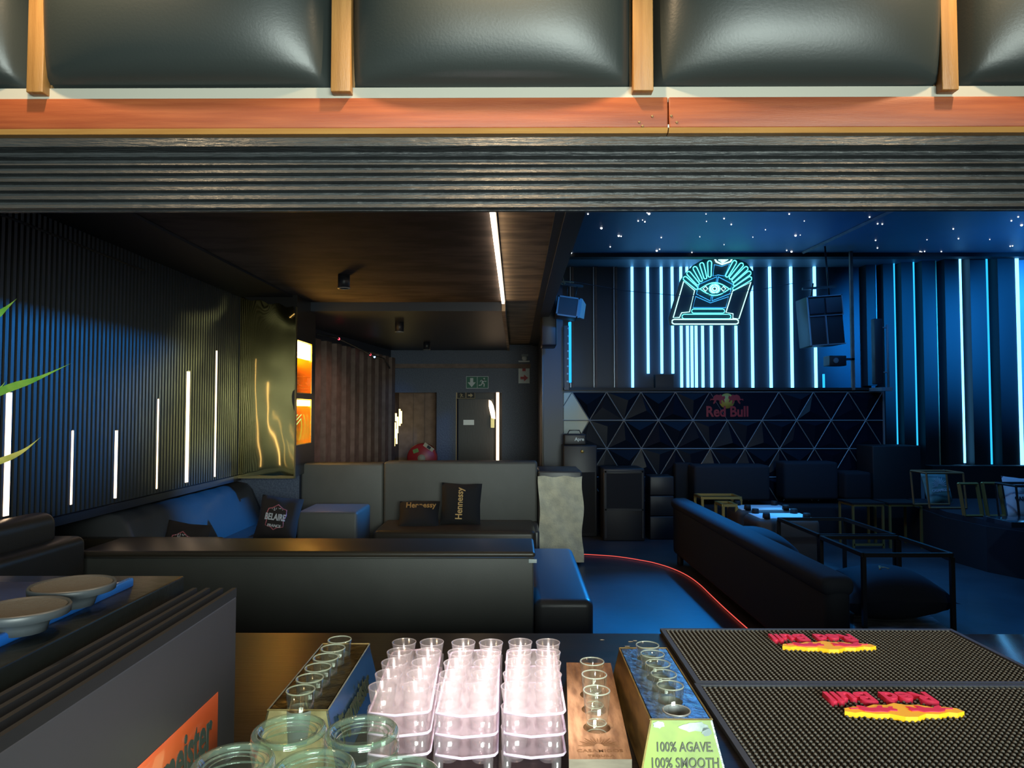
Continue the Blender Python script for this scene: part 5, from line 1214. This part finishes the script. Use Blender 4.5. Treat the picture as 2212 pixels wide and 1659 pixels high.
# ================================================================== PLANT
def leaf(pts, wd, m_, par, roll=0):
    n = 14; vs = []; P_ = [Vector(p) for p in pts]
    ctr = []
    for i in range(n + 1):
        s_ = i / n * (len(P_) - 1); k = min(int(s_), len(P_) - 2); f = s_ - k
        ctr.append(cr(P_[max(0, k - 1)], P_[k], P_[k + 1], P_[min(len(P_) - 1, k + 2)], f))
    for i, c_ in enumerate(ctr):
        d = (ctr[min(i + 1, n)] - ctr[max(0, i - 1)]).normalized(); v = d.cross(Vector((0, 1, .35))).normalized()
        u = i / n; w_ = wd * (math.sin(PI * min(1, .12 + u * .88)) ** .6) * (1 if u < .6 else (1 - u) / .4 + .02)
        up = v.cross(d) * .18 * w_
        for s2 in (1, -1):
            vs += [c_ + v * w_ / 2, c_ + up * s2 * .3 - up, c_ - v * w_ / 2] if s2 == 1 else [c_ + v * w_ / 2 * .98, c_ - up - Vector((0, -.0015, 0)), c_ - v * w_ / 2 * .98]
    fs = []
    for i in range(n):
        a_ = i * 6; b_ = a_ + 6
        fs += [(a_, a_ + 1, b_ + 1, b_), (a_ + 1, a_ + 2, b_ + 2, b_ + 1), (a_ + 4, a_ + 3, b_ + 3, b_ + 4), (a_ + 5, a_ + 4, b_ + 4, b_ + 5)]
    return MB().add(vs, fs, True).build('leaf', m_, par)
LY = 1.55
st_ = Vector((P(-150, 900, LY).x, LY, 1.05))
t = thing('potted_plant', 'long narrow green leaves reaching in from the left picture edge', 'plant', st_)
MB().lathe([(0, 0), (.07, 0), (.09, .16), (.082, .16), (.078, .14), (0, .14)], c=st_, n=28).build('pot', 'machine', t)
MB().tube([st_ + Vector((0, 0, .13)), st_ + Vector((.005, 0, .5)), st_ + Vector((-.005, 0, .85))], .009, 8).build('stem', 'leaf_dry', t)
leaf([P(-140, 905, LY), P(-60, 872, LY), P(20, 838, LY - .02), P(80, 818, LY - .04), P(153, 785, LY - .05)], .017, 'leaf', t)
leaf([P(-140, 720, LY), P(-80, 715, LY), P(-20, 688, LY), P(10, 668, LY), P(36, 645, LY - .02)], .017, 'leaf', t)
leaf([P(-140, 1030, LY), P(-60, 1012, LY), P(0, 996, LY), P(50, 974, LY - .03), P(88, 944, LY - .05)], .014, 'leaf_dry', t)
leaf([P(-140, 880, LY + .05), P(-60, 860, LY + .05), P(-10, 845, LY + .05), P(14, 822, LY + .05)], .007, 'leaf', t)
